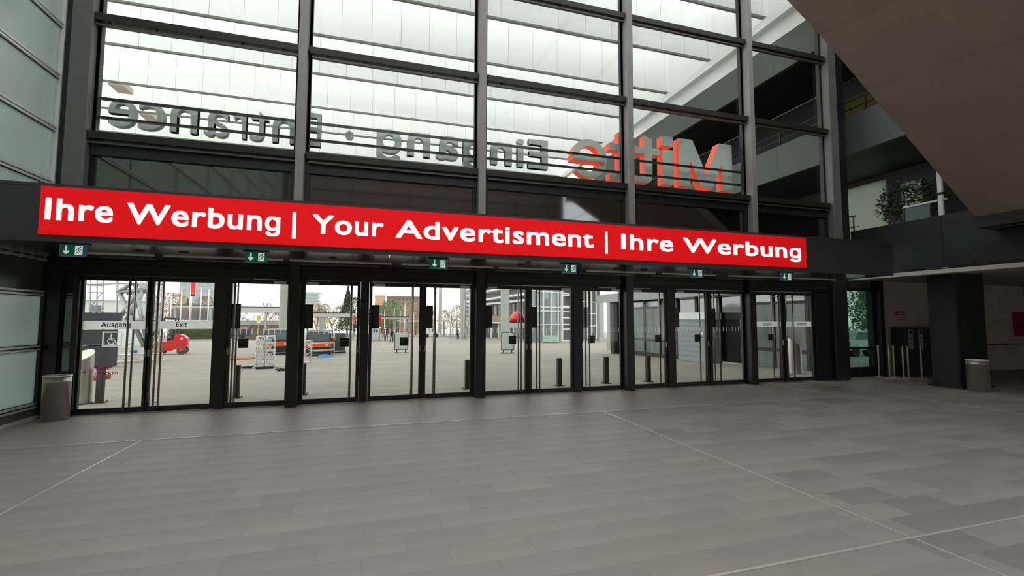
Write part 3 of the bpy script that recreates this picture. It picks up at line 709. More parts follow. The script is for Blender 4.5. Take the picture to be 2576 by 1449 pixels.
for k, (x, y) in enumerate(sx):
    s = thing('stanchion', 'cream queue stanchion, %s from the side window' % sl[k], 'stanchion', (x, y, 0), 'queue stanchions by the beige wall')
    MB().tube((x, y, .02), (x, y, .88), .021, n=12).build('pole', STC, s)
    MB().lathe((x, y, 0), [(0, .03), (.03, .03), (.12, .012), (.14, 0)], 20).build('base', STC, s)
    MB().tube((x, y, .86), (x, y, .91), .026, n=12).build('belt_head', STC, s)

# ---- mirrored sign letters standing outside the glass
LF = mat('letter_back', (238, 246, 238), .5, .0, var=.05); LS = mat('letter_side', (150, 158, 150), .5); LR = mat('letter_red_glow', (236, 84, 50), .45, emit=.3)  # red sides glow faintly, in place of daylight through the acrylic
sg = thing('entrance_lettering', 'large outdoor letters Mitte Eingang Entrance seen mirrored through the glass', 'sign', (2.2, .4, 5.1))
for z in (5.62, 5.27):
    MB().bar((-4.83, .2, z), (9.38, .2, z), .05, .045).build('support_rail', FRAME2, sg)
    MB().bar((-4.83, .2, z), (-4.9, .06, z+.04), .03, .04).build('rail_bracket', FRAME, sg)
for spans, zb, cp, dp, bo, mats in (
        ((('E', 1327, 1376), ('i', 1299, 1316), ('n', 1233, 1286), ('g', 1164, 1222), ('a', 1096, 1152), ('n', 1023, 1081), ('g', 946, 1009)), 5.21, .70, .11, .02, [LF, LS]),
        ((('E', 768, 806), ('n', 684, 743), ('t', 628, 674), ('r', 583, 618), ('a', 512, 573), ('n', 426, 495), ('c', 345, 412), ('e', 269, 339)), 5.20, .70, .11, .004, [LF, LS])):
    for ch, a, b in spans:
        mb = MB()
        for q in letters3d(ch, PY(a, 400, .42).x, PY(b, 400, .42).x, .36+dp/2, zb, cp, dp, bo):
            o_ = len(mb.v); mb.v += q.v; mb.f += [tuple(i+o_ for i in f_) for f_ in q.f]; mb.m += q.m; mb.sm += q.sm
        mb.build('letter', mats, sg)
def arc(cx, cy, rx, ry, tx, ty, a0, a1, n=22):
    out = []
    for k in range(n):
        u, w = radians(a0+(a1-a0)*k/n), radians(a0+(a1-a0)*(k+1)/n)
        out.append([(cx+rx*cos(u), cy+ry*sin(u)), (cx+rx*cos(w), cy+ry*sin(w)), (cx+(rx-tx)*cos(w), cy+(ry-ty)*sin(w)), (cx+(rx-tx)*cos(u), cy+(ry-ty)*sin(u))])
    return out
BOLD = {'M': [[(0, 0), (.2, 0), (.2, 1), (0, 1)], [(.8, 0), (1, 0), (1, 1), (.8, 1)], [(.04, 1), (.25, 1), (.6, 0), (.4, 0)], [(.75, 1), (.96, 1), (.6, 0), (.4, 0)]],
        'i': [[(0, 0), (1, 0), (1, .72), (0, .72)], [(0, .8), (1, .8), (1, 1), (0, 1)]],
        't': [[(.3, .14), (.62, .14), (.62, .96), (.3, .9)], [(0, .58), (1, .58), (1, .72), (0, .72)], [(.3, .16), (.33, .06), (.45, 0), (.7, -.02), (.98, 0), (.98, .13), (.75, .12), (.64, .16)]],
        'e': arc(.5, .36, .5, .38, .2, .13, 2, 318)+[[(.1, .3), (.99, .3), (.985, .42), (.1, .42)]]}
for ch, a, b in (('M', 1704, 1837), ('i', 1662, 1690), ('t', 1594, 1656), ('t', 1530, 1591), ('e', 1435, 1524)):
    mb = MB(); xa, xb = PY(a, 400, .42).x, PY(b, 400, .42).x
    for k, pc in enumerate(BOLD[ch]):
        d_ = .22 if len(pc) == 4 and ch == 'e' and k < 22 else .22+.004*(k+1)
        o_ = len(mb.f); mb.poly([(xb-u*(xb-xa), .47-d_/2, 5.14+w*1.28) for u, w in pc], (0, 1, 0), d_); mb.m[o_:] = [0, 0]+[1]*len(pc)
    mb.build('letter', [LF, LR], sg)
m = MB(); m.tube((-.6, .32, 5.5), (-.6, .42, 5.5), .085, n=24); m.tube((-.6, .3, 5.5), (-.6, .3, 5.62), .012, n=6); m.build('bullet', LF, sg)

# ================================================================== OUTSIDE
pg = struct('plaza_ground', 'pale stone forecourt sloping gently away from the doors')
m = MB(); m.add([(-140, .16, 0), (140, .16, 0), (140, 260, gz(260)), (-140, 260, gz(260))], [(0, 1, 2, 3)]); m.build('paving', PLAZA, pg)
# ---- canopy of white translucent panels
cn = struct('canopy_roof', 'white translucent panelled canopy over the forecourt', (0, 10, 12.2))
rowy = [2.5, 5.25, 8.07, 11.0, 14.4, 17.6, 21.1, 24.6]        # deep white light baffles across the roof
CP = [translucent('baffle_panel_%d' % i, c, .12, .03) for i, c in enumerate(((254, 254, 251), (251, 252, 248)))]
CZ = 12.2; pw = 1.09; XL = -.35-23*pw; BH = 2.05
BG = mat('beam_grey', (104, 106, 100), .5); JG = mat('joint_grey_pale', (170, 172, 166), .6)
bme = [MB().box(-pw/2+.006, pw/2-.006, -.03, .03, 0, BH).mesh('baffle_panel', c) for c in CP]
for r, y0 in enumerate(rowy):
    for k in range(-23, 13): inst(bme[(k*7+r*3) % 2], 'baffle_panel', (-.35+(k+.5)*pw, y0, CZ), cn)
    MB().box(XL, 13.0, y0-.05, y0+.05, CZ-.06, CZ+.015).build('baffle_trim', BG, cn)
    MB().box(XL, 12.9, y0-.012, y0+.012, CZ+.02, CZ+BH-.02).build('baffle_core', JG, cn)
q = MB()
for k in range(7): q.box(XL, 13, 28.1+k*3.5, 28.16+k*3.5, CZ, CZ+BH)
tag(q.build('baffle_field', CP[0], cn), kind='stuff')
MB().box(12.75, 13.0, .4, 24, 11.8, 12.1).build('gutter', WHITE, cn)
a_, b_ = PZ(1590, 112, 11.9), PZ(1795, 163, 11.9)
for px in ((308, 226), (378, 297)):
    c = PZ(*px, 12.3); MB().box(c.x-.3, c.x+.3, c.y-.55, c.y+.3, 12.25, 12.5).build('roof_fitting', mat('fitting', (196, 184, 168), .6), cn)
# ---- ground floor of the right wing
wg = struct('wing_glazing', 'black framed glazing of the building wing right of the forecourt', (13.9, 8, 0))
PALE = mat('painted_reflection_glass', (104, 116, 110), .12, 0, .8, var=.3, vscale=.8, aniso=(1, 3, .5))  # outdoor reflections are painted into the opaque pane colour
for k in range(9):
    y0, y1 = 2.2+k*1.38, 2.2+(k+1)*1.38
    MB().box(13.86, 13.98, y0-.07, y0+.07, -.5, 3.1).build('post', FRAME, wg)
    if k in (2, 3, 4): MB().box(13.95, 13.97, y0+.07, y1-.07, -.1, 2.6).build('pane', DARKG, wg); continue
    MB().box(13.9, 13.92, y0+.07, y1-.07, .62, 2.2).build('pane', PALE, wg); MB().box(13.9, 13.92, y0+.07, y1-.07, -.1, .5).build('pane', PALE, wg); MB().box(13.9, 13.92, y0+.07, y1-.07, 2.3, 2.75).build('pane', DARKG, wg)
    for z0, z1 in ((.5, .62), (2.2, 2.3), (-.6, -.1)): MB().box(13.87, 13.96, y0+.07, y1-.07, z0, z1).build('rail', FRAME, wg)
MB().box(13.86, 13.98, 14.55, 14.7, -.5, 3.1).build('post', FRAME, wg)
MB().box(13.2, 16.2, .6, 16.0, 2.75, 2.95).build('soffit', mat('wing_soffit', (150, 150, 148), .7), wg)
MB().box(13.1, 13.2, .6, 16.0, 2.62, 3.1).build('fascia', mat('wing_fascia', (162, 163, 164), .6), wg)
kl, kr = G(1722, 908), G(1778, 915); zt = PX(1750, 786, 13.2).z
kio = thing('service_kiosk', 'grey slatted kiosk with white top band outside the right doors', 'kiosk', (13.3, (kl.y+kr.y)/2, gz(7)))
MB().bbox(13.05, 13.8, kr.y, kl.y, gz(7)-.02, zt-.3, .02).build('body', mat('kiosk_grey', (132, 142, 144), .5), kio)
for k in range(9):
    z = gz(7)+.05+k*.215; MB().box(13.035, 13.05, kr.y+.02, kl.y-.02, z, z+.2).build('slat', mat('kiosk_slat', (138, 148, 150), .5, var=.04), kio)
    MB().box(13.06, 13.79, kr.y-.012, kr.y, z, z+.2).build('slat', mat('kiosk_slat', (138, 148, 150), .5, var=.04), kio)
MB().box(13.0, 13.85, kr.y-.05, kl.y+.05, zt-.3, zt).build('top_band', WHITE, kio)
MB().box(13.015, 13.035, kr.y+.08, kr.y+.18, 1.0, 1.12).build('switch', WHITE, kio)
# ---- steel call posts with slanted tops
def slant(loc, r, h0, h1, label, face):
    t = thing('call_post', label, 'post', loc, 'slanted steel posts outside the doors'); n = 32; m = MB(); x, y, z = loc
    bot = [(x+r*cos(2*pi*i/n), y+r*sin(2*pi*i/n), z) for i in range(n)]
    top = [(p[0], p[1], z+h0+(h1-h0)*((p[0]-x)*face[0]+(p[1]-y)*face[1]+r)/(2*r)) for p in bot]
    m.add(bot+top, [(i, (i+1) % n, n+(i+1) % n, n+i) for i in range(n)], 0, True); m.build('drum', STEEL, t)
    MB().add(top, [tuple(range(n))]).build('slanted_top', mat('top_plate', (222, 222, 205), .4, .2), t)
    MB().lathe((x, y, z), [(r*1.0, -.02), (r*1.08, -.02), (r*1.08, .02), (r*1.0, .02)], 32).build('foot_ring', FRAME2, t)
slant((-5.58, 1.6, gz(1.5)), .2, .84, 1.06, 'slanted steel call post outside the Ausgang door', (.3, .95))
slant((12.72, 1.75, gz(1.75)), .22, .8, 1.14, 'slanted steel call post outside the rightmost door', (-.9, .3))
# ---- bollards
bd = [(250, 1014), (594, 1002), (761, 994), (1175, 979), (1407, 971), (1525, 965), (1631, 961)]
bl = ['Ausgang door', 'third door', 'fourth door', 'sixth door', 'eighth door', 'ninth door', 'tenth door']
proto = None
for k, p in enumerate(bd):
    g = G(*p)
    if proto is None:
        proto = thing('bollard', '', 'bollard', (0, 0, 0), 'square dark bollards outside the doors')
        MB().bbox(-.055, .055, -.055, .055, 0, .7, .006).build('post', BOLL, proto, True); MB().box(-.1, .1, -.1, .1, 0, .02).build('foot_plate', BOLL, proto, True)
        m = MB()
        for a in (-.08, .08):
            for b in (-.08, .08): m.tube((a, b, .02), (a, b, .035), .012, n=6)
        tag(m.build('bolt', FRAME2, proto, True), kind='stuff'); o = proto
    else: o = copy_tree(proto)
    o.location = (g.x, g.y, gz(g.y)); o['label'] = 'square dark bollard seen through the %s' % bl[k] if k else 'square dark bollard behind the Ausgang door and red notice'
# ---- columns
def column(a, b, y, w, label, m_, square=False, top=12.0):
    g = G(a, b) if y is None else PY(a, b, y); x, y = g.x, g.y
    o = thing('column', label, 'column', (x, y, gz(y)))
    mb = MB()
    if square: mb.bbox(x-w/2, x+w/2, y-w/2, y+w/2, gz(y)-.1, top, .02)
    else: mb.lathe((x, y, gz(y)), [(w/2, -.1), (w/2, top-gz(y))], 32)
    mb.build('shaft', m_, o)
    for z in (3.2, 6.4):
        (MB().lathe((x, y, z), [(w/2+.004, 0), (w/2+.004, .03)], 32) if not square else MB().box(x-w/2-.004, x+w/2+.004, y-w/2-.004, y+w/2+.004, z, z+.02)).build('joint', mat('joint_grey', (140, 142, 136), .8), o)
column(714, 855, 43, 1.04, 'round concrete column behind the parked orange vehicles', CONC, top=17)
column(1107, 845, None, 1.04, 'farthest slim round concrete column on the forecourt', CONC, top=17)
column(1164, 852, None, 1.04, 'round concrete column beside the distant walker', CONC, top=17)
column(1270, 855, 42, 1.04, 'round concrete column behind the white display stand', CONC, top=17)
column(1548, 890, None, .42, 'square black column seen through the ninth door', BLACK, True, 3.0)
column(1537, 881, None, .42, 'square concrete column beside the black column', CONC, True, 3.4)
column(1511, 858, None, .68, 'square concrete column farther back by the glass pavilion', CONC, True, 4.4)
# ---- display stands
def stand(a, b, label):
    g = G(a, b); x, y, z = g.x, g.y, gz(g.y); s = 1/ppm(g); o = thing('display_stand', label, 'display stand', (x, y, z), 'poster stands on the forecourt', rz=turn(a))
    w, h = 33*s, 45*s; z0 = 8*s
    MB().bbox(-w/2, w/2, -.03, .03, z0, z0+h, .01).build('frame', FRAME2, o, True); MB().box(-w/2+.04, w/2-.04, -.036, -.03, z0+.04, z0+h-.04).build('poster', mat('blank_poster', (206, 210, 204), .5), o, True)
    for q in (-w*.32, w*.32): MB().box(q-.03, q+.03, -.03, .03, .05, z0).build('foot', FRAME2, o, True)
    MB().bbox(-w*.55, w*.55, -.22, .22, 0, .05, .02).build('base_plate', FRAME2, o, True)
stand(1009, 888, 'blank white poster stand seen through the fifth door')
stand(1277, 889, 'blank white poster stand in front of the round column')
g = G(855, 888); s = 1/ppm(g); o = thing('notice_board', 'grey ribbed board on a wheeled foot beside the orange vehicle', 'board', (g.x, g.y, gz(g.y)), rz=turn(850))
MB().bbox(-13*s, 13*s, -.05, .05, 6*s, 50*s, .02).build('panel', mat('board_grey', (104, 108, 114), .6, var=.1, vscale=3), o, True)
m = MB()
for k in range(9): m.box(-12*s+k*2.8*s, -11*s+k*2.8*s, -.062, -.05, 8*s, 48*s)
m.build('rib', mat('board_rib', (88, 92, 98), .6), o, True); MB().bbox(-14*s, 14*s, -.3, .3, .02, 4*s, .02).build('base', FRAME2, o, True)
# ---- trusses
def truss(mb, p0, p1, w, rt=.025, n=6, mi=0, tri=False):
    p0 = Vector(p0); p1 = Vector(p1); d = (p1-p0).normalized(); up = Vector((0, 0, 1)) if abs(d.z) < .9 else Vector((0, 1, 0)); a = d.cross(up).normalized(); b = a.cross(d)
    cs = [(a*i+b*j)*(w/2) for i, j in ((-1, -1), (1, -1), (1, 1), (-1, 1))]
    for c in cs: mb.tube(p0+c, p1+c, rt, n=6, mi=mi)
    for k in range(n):
        q0 = p0.lerp(p1, k/n); q1 = p0.lerp(p1, (k+1)/n)
        for i in range(4):
            c, e = cs[i], cs[(i+1) % 4]
            if k % 2: c, e = e, c
            mb.tube(q0+c, q1+e, rt*.6, n=5, mi=mi)
    for q in (p0, p1):
        for i in range(4): mb.tube(q+cs[i], q+cs[(i+1) % 4], rt*.7, n=5, mi=mi)
g = G(667, 926); s = 1/ppm(g); o = thing('truss_stack', 'stack of white truss sections on a dolly in the forecourt', 'truss stack', (g.x, g.y, gz(g.y)), rz=turn(667)-.06)
for r in range(4):
    for c in range(2):
        m = MB(); x = (-10.7+c*21.4)*s; z = (8+r*18.2+8.5)*s; truss(m, (x, -.5, z), (x, .6, z), 17*s, .022, 3)
        w = 8.5*s
        for q in ((-1, -1, 1, 1), (-1, 1, 1, -1)): m.tube((x+q[0]*w, -.5, z+q[1]*w), (x+q[2]*w, -.5, z+q[3]*w), .018, n=5)
        m.box(x-w, x+w, -.53, -.5, z-w-.01, z-w+.05); m.build('truss_section', TRUSSW, o, True)
MB().box(-20*s, 20*s, -.5, .6, 3.5*s, 6*s).build('dolly', FRAME2, o, True)
m = MB()
for x in (-17*s, 17*s):
    for y in (-.4, .5): m.tube((x-.02, y, .05), (x+.02, y, .05), .05, n=12)
m.build('castor', RUBBER, o, True)
for k, (a, b, w) in enumerate(((618, 928, 14), (708, 933, 10))):
    g = G(a, b); s = 1/ppm(g); m = MB(); rr = random.Random(k); pr = None
    for i in range(15):
        q = Vector((g.x+(i/14-.5)*w*2*s, g.y+rr.uniform(-.25, .25), gz(g.y)+.03+rr.uniform(0, .05)))
        if pr: m.tube(pr, q, .03, n=6)
        pr = q
    tag(m.build('cable_heap', RUBBER), 'black cable heap lying %s of the truss stack' % ('left' if k == 0 else 'right'), 'cable', 'cables on the forecourt')
g = G(772, 913); s = 1/ppm(g); o = thing('upright_truss', 'white upright truss piece leaning beside the fourth door', 'truss', (g.x, g.y, gz(g.y)), rz=turn(772))
m = MB(); truss(m, (0, 0, .05), (0, 0, 55*s), 20*s, .022, 4); m.build('truss_section', TRUSSW, o, True); MB().box(-13*s, 13*s, -.25, .25, 0, .05).build('base_plate', TRUSSW, o, True)
g = G(810, 903); s = 1/ppm(g); o = thing('barrier', 'tubular barrier frame in front of the orange vehicle', 'barrier', (g.x, g.y, gz(g.y)), rz=turn(810))
m = MB(); m.tube((-30*s, 0, 40*s), (28*s, 0, 40*s), .022, n=8); m.tube((28*s, 0, 40*s), (28*s, 0, 0), .022, n=8); m.tube((-28*s, 0, 40*s), (-28*s, 0, 0), .022, n=8); m.tube((-28*s, 0, 22*s), (28*s, 0, 22*s), .02, n=8); m.build('tube_frame', TRUSSW, o, True)
m = MB(); m.box(-22*s, 12*s, -.12, .12, 19*s, 22*s); m.build('plank', mat('plank', (176, 160, 138), .8), o, True)
g = G(818, 899)
tag(MB().sphere((g.x, g.y, gz(g.y)), .42, 12, 6, 0, (1, .7, .42)).build('blue_sack', mat('tarp_blue', (62, 128, 190), .6, var=.2)), 'crumpled blue tarp on the paving by the barrier', 'tarp')
g = G(612, 904)
o = thing('pallet_boards', 'orange boards lying flat on the paving left of the truss stack', 'boards', (g.x, g.y, gz(g.y)))
for k in range(4): MB().box(g.x-.9+k*.12, g.x+.35+k*.08, g.y-.35+k*.22, g.y-.2+k*.22, gz(g.y)+.02, gz(g.y)+.07).build('board', mat('board_orange', (190, 100, 60), .7, var=.2), o)
# big truss tower, base truss, slim tower (stage work on the left)
def hdg(p): return p
g = G(335, 913); Yt = g.y; s = 1/ppm(g); zg = gz(Yt)
o = thing('stage_truss', 'heavy grey lattice truss tower on a white base behind the Ausgang door', 'truss tower', (g.x, g.y, zg))
m = MB(); truss(m, PY(268, 902, Yt), PY(405, 897, Yt), .3, .03, 10); m.build('base_truss', TRUSSW, o)
for d in (0, .7):
    for (a, b), (c, e) in (((296, 806), (345, 735)), ((318, 806), (360, 735)), ((300, 735), (362, 870)), ((332, 712), (296, 735)), ((340, 712), (372, 870)), ((368, 714), (320, 806)), ((300, 735), (368, 728)), ((296, 806), (365, 806)), ((352, 712), (366, 735))):
        MB().tube(PY(a, b, Yt+.3+d), PY(c, e, Yt+.3+d), .1, n=10).build('lattice_tube', TRUSSG, o)
for a in (293, 368): MB().tube(PY(a+3, 700, Yt+.5), PY(a-3, 895, Yt+.5), .045, n=8).build('corner_tube', TRUSSG, o)
for k, a in enumerate((275, 345)):
    q = PY(a, 880, Yt); b_ = MB().bbox(q.x-.13, q.x+.13, q.y-.3, q.y-.05, q.z-.12, q.z+.22, .01).build('ballast_case', WHITE, o); MB().box(q.x-.135, q.x+.135, q.y-.31, q.y-.29, q.z-.12, q.z).build('blue_label', mat('label_blue', (40, 110, 180), .5), b_)
g = G(392, 908); o = thing('lattice_mast', 'slim white lattice mast between the Ausgang and Exit doors', 'truss tower', (g.x, g.y, gz(g.y)))
m = MB(); truss(m, (g.x, g.y, gz(g.y)), (g.x, g.y, 7), .3, .03, 22); m.build('mast', TRUSSW, o); MB().box(g.x-.4, g.x+.4, g.y-.4, g.y+.4, gz(g.y), gz(g.y)+.08).build('base_plate', TRUSSW, o)
q0 = PY(240, 790, 30); o = thing('scaffold_tower', 'thin scaffold tower in front of the white tent', 'scaffold', (q0.x, 30, gz(30)))
for a in (226, 243, 258): MB().tube(PY(a-2, 880, 30), PY(a+3, 650, 30), .05, n=6).build('standard', TRUSSG, o)
for b in (718, 735, 755, 775): MB().tube(PY(222, b, 30), PY(262, b+1, 30), .035, n=6).build('ledger', TRUSSG, o)
MB().tube(PY(200, 716, 30), PY(370, 712, 30), .05, n=6).build('ledger', TRUSSG, o)
MB().tube(PY(226, 775, 30), PY(258, 735, 30), .03, n=6).build('brace', TRUSSG, o); c = PY(240, 776, 30); MB().bbox(c.x-.3, c.x+.3, 29.8, 30.2, c.z-.22, c.z+.22, .12).build('winch', mat('winch_blue', (132, 136, 150), .6), o)
# black equipment cases
g = G(240, 926); y = g.y; zc = gz(y)
o = thing('flight_case_stack', 'tall black equipment cases behind the Ausgang door', 'case', (g.x, y, zc))
for (a, b, c, d), e in (((196, 926, 270, 870), 0), ((194, 868, 270, 830), 0), ((196, 828, 282, 786), .05)):
    p, q = PY(a, b, y), PY(c, d, y); cs_ = MB().bbox(p.x, q.x, y, y+.8, max(p.z, zc), q.z, .01).build('case', mat('case_black', (44, 44, 50), .6, var=.1), o)
    MB().box(p.x-.01, q.x+.01, y-.012, y, q.z-.04, q.z-.01).build('trim', FRAME2, cs_)
g = G(240, 958); tag(MB().box(g.x-.45, g.x+.1, g.y, g.y+.6, gz(g.y), gz(g.y)+.12).build('red_crate', mat('crate_red', (150, 60, 56), .6, var=.15)), 'low dull red crate on the paving behind the slanted steel post', 'crate')
# white tent
p, q = PY(140, 815, 42), PY(332, 757, 42); o = thing('white_tent', 'long white tent wall behind the scaffold tower', 'tent', (p.x, 42, gz(42)))
MB().box(p.x-3, q.x, 42, 48, gz(42), q.z).build('wall', WHITE, o)
m = MB(); m.add([(p.x-3, 41.8, q.z), (q.x+.2, 41.8, q.z), (q.x+.2, 48.2, q.z), (p.x-3, 48.2, q.z), (p.x-3, 45, q.z+.7), (q.x+.2, 45, q.z+.7)], [(0, 1, 5, 4), (2, 3, 4, 5), (1, 2, 5), (3, 0, 4)]); m.build('roof', WHITE, o)
# ---- forklift
g = G(447, 891); s = .93/ppm(g); o = thing('forklift', 'red forklift truck seen through the Exit door', 'forklift', (g.x, g.y, gz(g.y)), rz=turn(452)-.15)
DUST = mat('dusty_tyre', (112, 98, 86), .9, var=.2)
def wheel(x, y, r, w, par, hub):
    wb_ = MB().lathe((0, 0, 0), [(r*.55, -w/2), (r*.92, -w/2), (r, -w*.3), (r, w*.3), (r*.92, w/2), (r*.55, w/2)], 20); wb_.v = [(x+a, y+c, r+b) for a, b, c in wb_.v]; t = wb_.build('tyre', DUST, par, True)
    h = MB().lathe((0, 0, 0), [(0, -w/2), (r*.5, -w/2), (r*.55, 0), (r*.5, w/2), (0, w/2)], 14); h.v = [(x+a, y+c, r+b) for a, b, c in h.v]; h.build('hub', hub, t, True)
X0 = -52*s
for x, r in ((11*s, 11*s), (-38*s, 12.5*s)):
    for y in (-.5, .5): wheel(x, y, r, .26, o, FORKR)
m = MB(); pr = [(22*s, 20*s), (22*s, 42*s), (14*s, 50*s), (4*s, 54*s), (-6*s, 54*s), (-8*s, 40*s), (-24*s, 36*s), (-46*s, 36*s), (-46*s, 10*s), (-14*s, 10*s), (0, 16*s)]
m.poly([(x, -.5, z) for x, z in pr], (0, 1, 0), 1.0); m.build('body', FORKR, o, True)
m = MB(); m.disc((10*s, -.505, 43*s), 3*s, 16, nrm=(0, -1, 0)); m.build('badge', WHITE, o, True)
m = MB(); m.bbox(-24*s, -8*s, -.3, .3, 36*s, 46*s, .03); m.bbox(-12*s, -7*s, -.3, .3, 44*s, 66*s, .03); m.build('driver_seat', BLACK, o, True)
m = MB()
for y in (-.48, .48): m.bar((2*s, y, 53*s), (-6*s, y, 96*s), .06); m.bar((-44*s, y, 36*s), (-36*s, y, 98*s), .06); m.bar((-6*s, y, 96*s), (-36*s, y, 98*s), .06)
for k in range(5): m.bar((-8*s-k*6.5*s, -.48, 96.3*s+k*.4*s), (-8*s-k*6.5*s, .48, 96.3*s+k*.4*s), .04)
m.build('overhead_guard', BLACK, o, True)
m = MB(); m.bar((-52*s, -.3, 4*s), (-52*s, -.3, 92*s), .1); m.bar((-52*s, .3, 4*s), (-52*s, .3, 92*s), .1); m.bar((-52*s, -.3, 90*s), (-52*s, .3, 90*s), .08); m.bar((-52*s, -.3, 40*s), (-52*s, .3, 40*s), .08); m.build('mast', BLACK, o, True)
m = MB(); m.box(-95*s, -52*s, -.35, -.25, 3*s, 5*s); m.box(-95*s, -52*s, .25, .35, 3*s, 5*s); m.build('forks', FRAME2, o, True)
m = MB(); m.tube((-30*s, 0, 42*s), (-33*s, 0, 58*s), .02, n=6); m.lathe((-33*s, 0, 58*s), [(.14, -.012), (.17, -.012), (.17, .012), (.14, .012)], 16); m.build('steering_wheel', BLACK, o, True)
# ---- two orange utility vehicles
WIN = mat('vehicle_glass', (58, 70, 74), .1, 0, .8)
def utv(a, b, w, label, items):
    g = G(a, b); s = 1/ppm(g); o = thing('utility_vehicle', label, 'vehicle', (g.x, g.y, gz(g.y)), 'orange utility vehicles', rz=turn(a)-.12)
    h = w*s/2
    for x in (-h+.12, h-.12):
        for y in (.5, 2.4):
            r = 8*s; wb_ = MB().lathe((0, 0, 0), [(r*.5, -.1), (r*.92, -.1), (r, -.06), (r, .06), (r*.92, .1), (r*.5, .1)], 18); wb_.v = [(x+c, y+p, r+q) for p, q, c in wb_.v]; t = wb_.build('tyre', RUBBER, o, True)
            hb = MB().lathe((0, 0, 0), [(0, -.1), (r*.5, -.1), (r*.5, .1), (0, .1)], 14); hb.v = [(x+c, y+p, r+q) for p, q, c in hb.v]; hb.build('hub', FRAME2, t, True)
    MB().bbox(-h, h, .0, 3.2, 6*s, 23*s, .05).build('chassis', BLACK, o, True)
    bp = MB().bbox(-h-.02, h+.02, -.06, .1, 22*s, 34*s, .04).build('bumper', ORANGE, o, True)
    for x in (-h+.18, h-.18): MB().tube((x, -.075, 28*s), (x, -.05, 28*s), 3.2*s, n=16).build('headlight', mat('lamp', (240, 226, 190), .2), bp, True)
    MB().bbox(-h, h, .08, 3.1, 23*s, 36*s, .05).build('body', mat('cab_dark', (38, 38, 42), .5), o, True)
    ws = MB(); ws.add([(-h+.06, .1, 37*s), (h-.06, .1, 37*s), (h-.1, .35, 60*s), (-h+.1, .35, 60*s)], [(0, 1, 2, 3)]); ws.build('windscreen', WIN, o, True)
    m = MB()
    for x in (-h+.03, h-.03): m.bar((x, .08, 36*s), (x*.94, .36, 62*s), .06); m.bar((x*.98, 1.6, 36*s), (x*.94, 1.6, 62*s), .06)
    m.build('pillar', FRAME2, o, True)
    MB().bbox(-h+.03, h-.03, .3, 1.75, 61*s, 64*s, .05).build('roof', mat('roof_grey', (150, 154, 152), .5), o, True)
    m = MB(); m.bbox(-h+.1, h-.1, .9, 1.4, 30*s, 44*s, .04); m.bbox(-h+.1, h-.1, 1.35, 1.5, 40*s, 56*s, .04); m.build('bench', BLACK, o, True)
    MB().bbox(-h, h, 1.8, 3.3, 34*s, 42*s, .03).build('load_bed', ORANGE, o, True)
    for nm, x0, x1, z0, z1, mt in items: MB().bbox(x0*s, x1*s, .45, .75, z0*s, z1*s, .04).build(nm, mt, o, True)
utv(694, 893, 58, 'orange and black utility vehicle behind the truss stack', [])
utv(799, 896, 58, 'orange and black utility vehicle behind the barrier and blue tarp', [('green_vest', -2, 10, 42, 60, mat('vest_green', (96, 156, 96), .7)), ('brown_jacket', -22, -8, 40, 60, mat('jacket_brown', (92, 58, 48), .8))])
# ---- pallet of bottles
g = G(1385, 863); s = 1/ppm(g); o = thing('bottle_pallet', 'wrapped pallet of pale green bottles by the glass pavilion', 'pallet', (g.x, g.y, gz(g.y)), rz=turn(1385))
MB().box(-19*s, 19*s, -.6, .6, 0, 2.5*s).build('pallet', mat('pallet_wood', (140, 120, 96), .8), o, True)
pk = MB().box(-2.9*s, 2.9*s, -.28, .28, .0, 5*s).mesh('bottle_pack', mat('bottle_green', (176, 208, 192), .3, var=.1))
for i in range(6):
    for k in range(3):
        for j in (-.3, .3): b = inst(pk, 'bottle_pack', (0, 0, 0), None); b.parent = o; b.location = ((-15.5+i*6.2)*s, j, (2.8+k*5.4)*s)

# ================================================================== FAR SIDE OF THE FORECOURT
def vplane(A, B):
    n = Vector((B.y-A.y, A.x-B.x, 0)).normalized()
    def f(a, b, off=0.):
        d = ray(a, b); t = (Vector((A.x, A.y, 0))+n*off-CAM).dot(n)/d.dot(n); return CAM+d*t
    f.n = n if (CAM-A).dot(n) > 0 else -n; return f
def quadbar(f, a0, b0, a1, b1, th, out, name, m, par, off=0.):
    """bar lying in the facade plane f from pixel (a0,b0) to (a1,b1), th metres high, out metres proud"""
    p, q = f(a0, b0), f(a1, b1); n = f.n
    up = Vector((0, 0, th/2)); o0 = n*(off-.02); o1 = n*(off+out)
    if abs((q-p).z) > (Vector((q.x, q.y, 0))-Vector((p.x, p.y, 0))).length:
        d = Vector((n.y, -n.x, 0))*(th/2); up = d
    v = [p-up+o0, q-up+o0, q+up+o0, p+up+o0, p-up+o1, q-up+o1, q+up+o1, p+up+o1]
    return MB().add(v, [(3, 2, 1, 0), (4, 5, 6, 7), (0, 1, 5, 4), (1, 2, 6, 5), (2, 3, 7, 6), (3, 0, 4, 7)]).build(name, m, par)
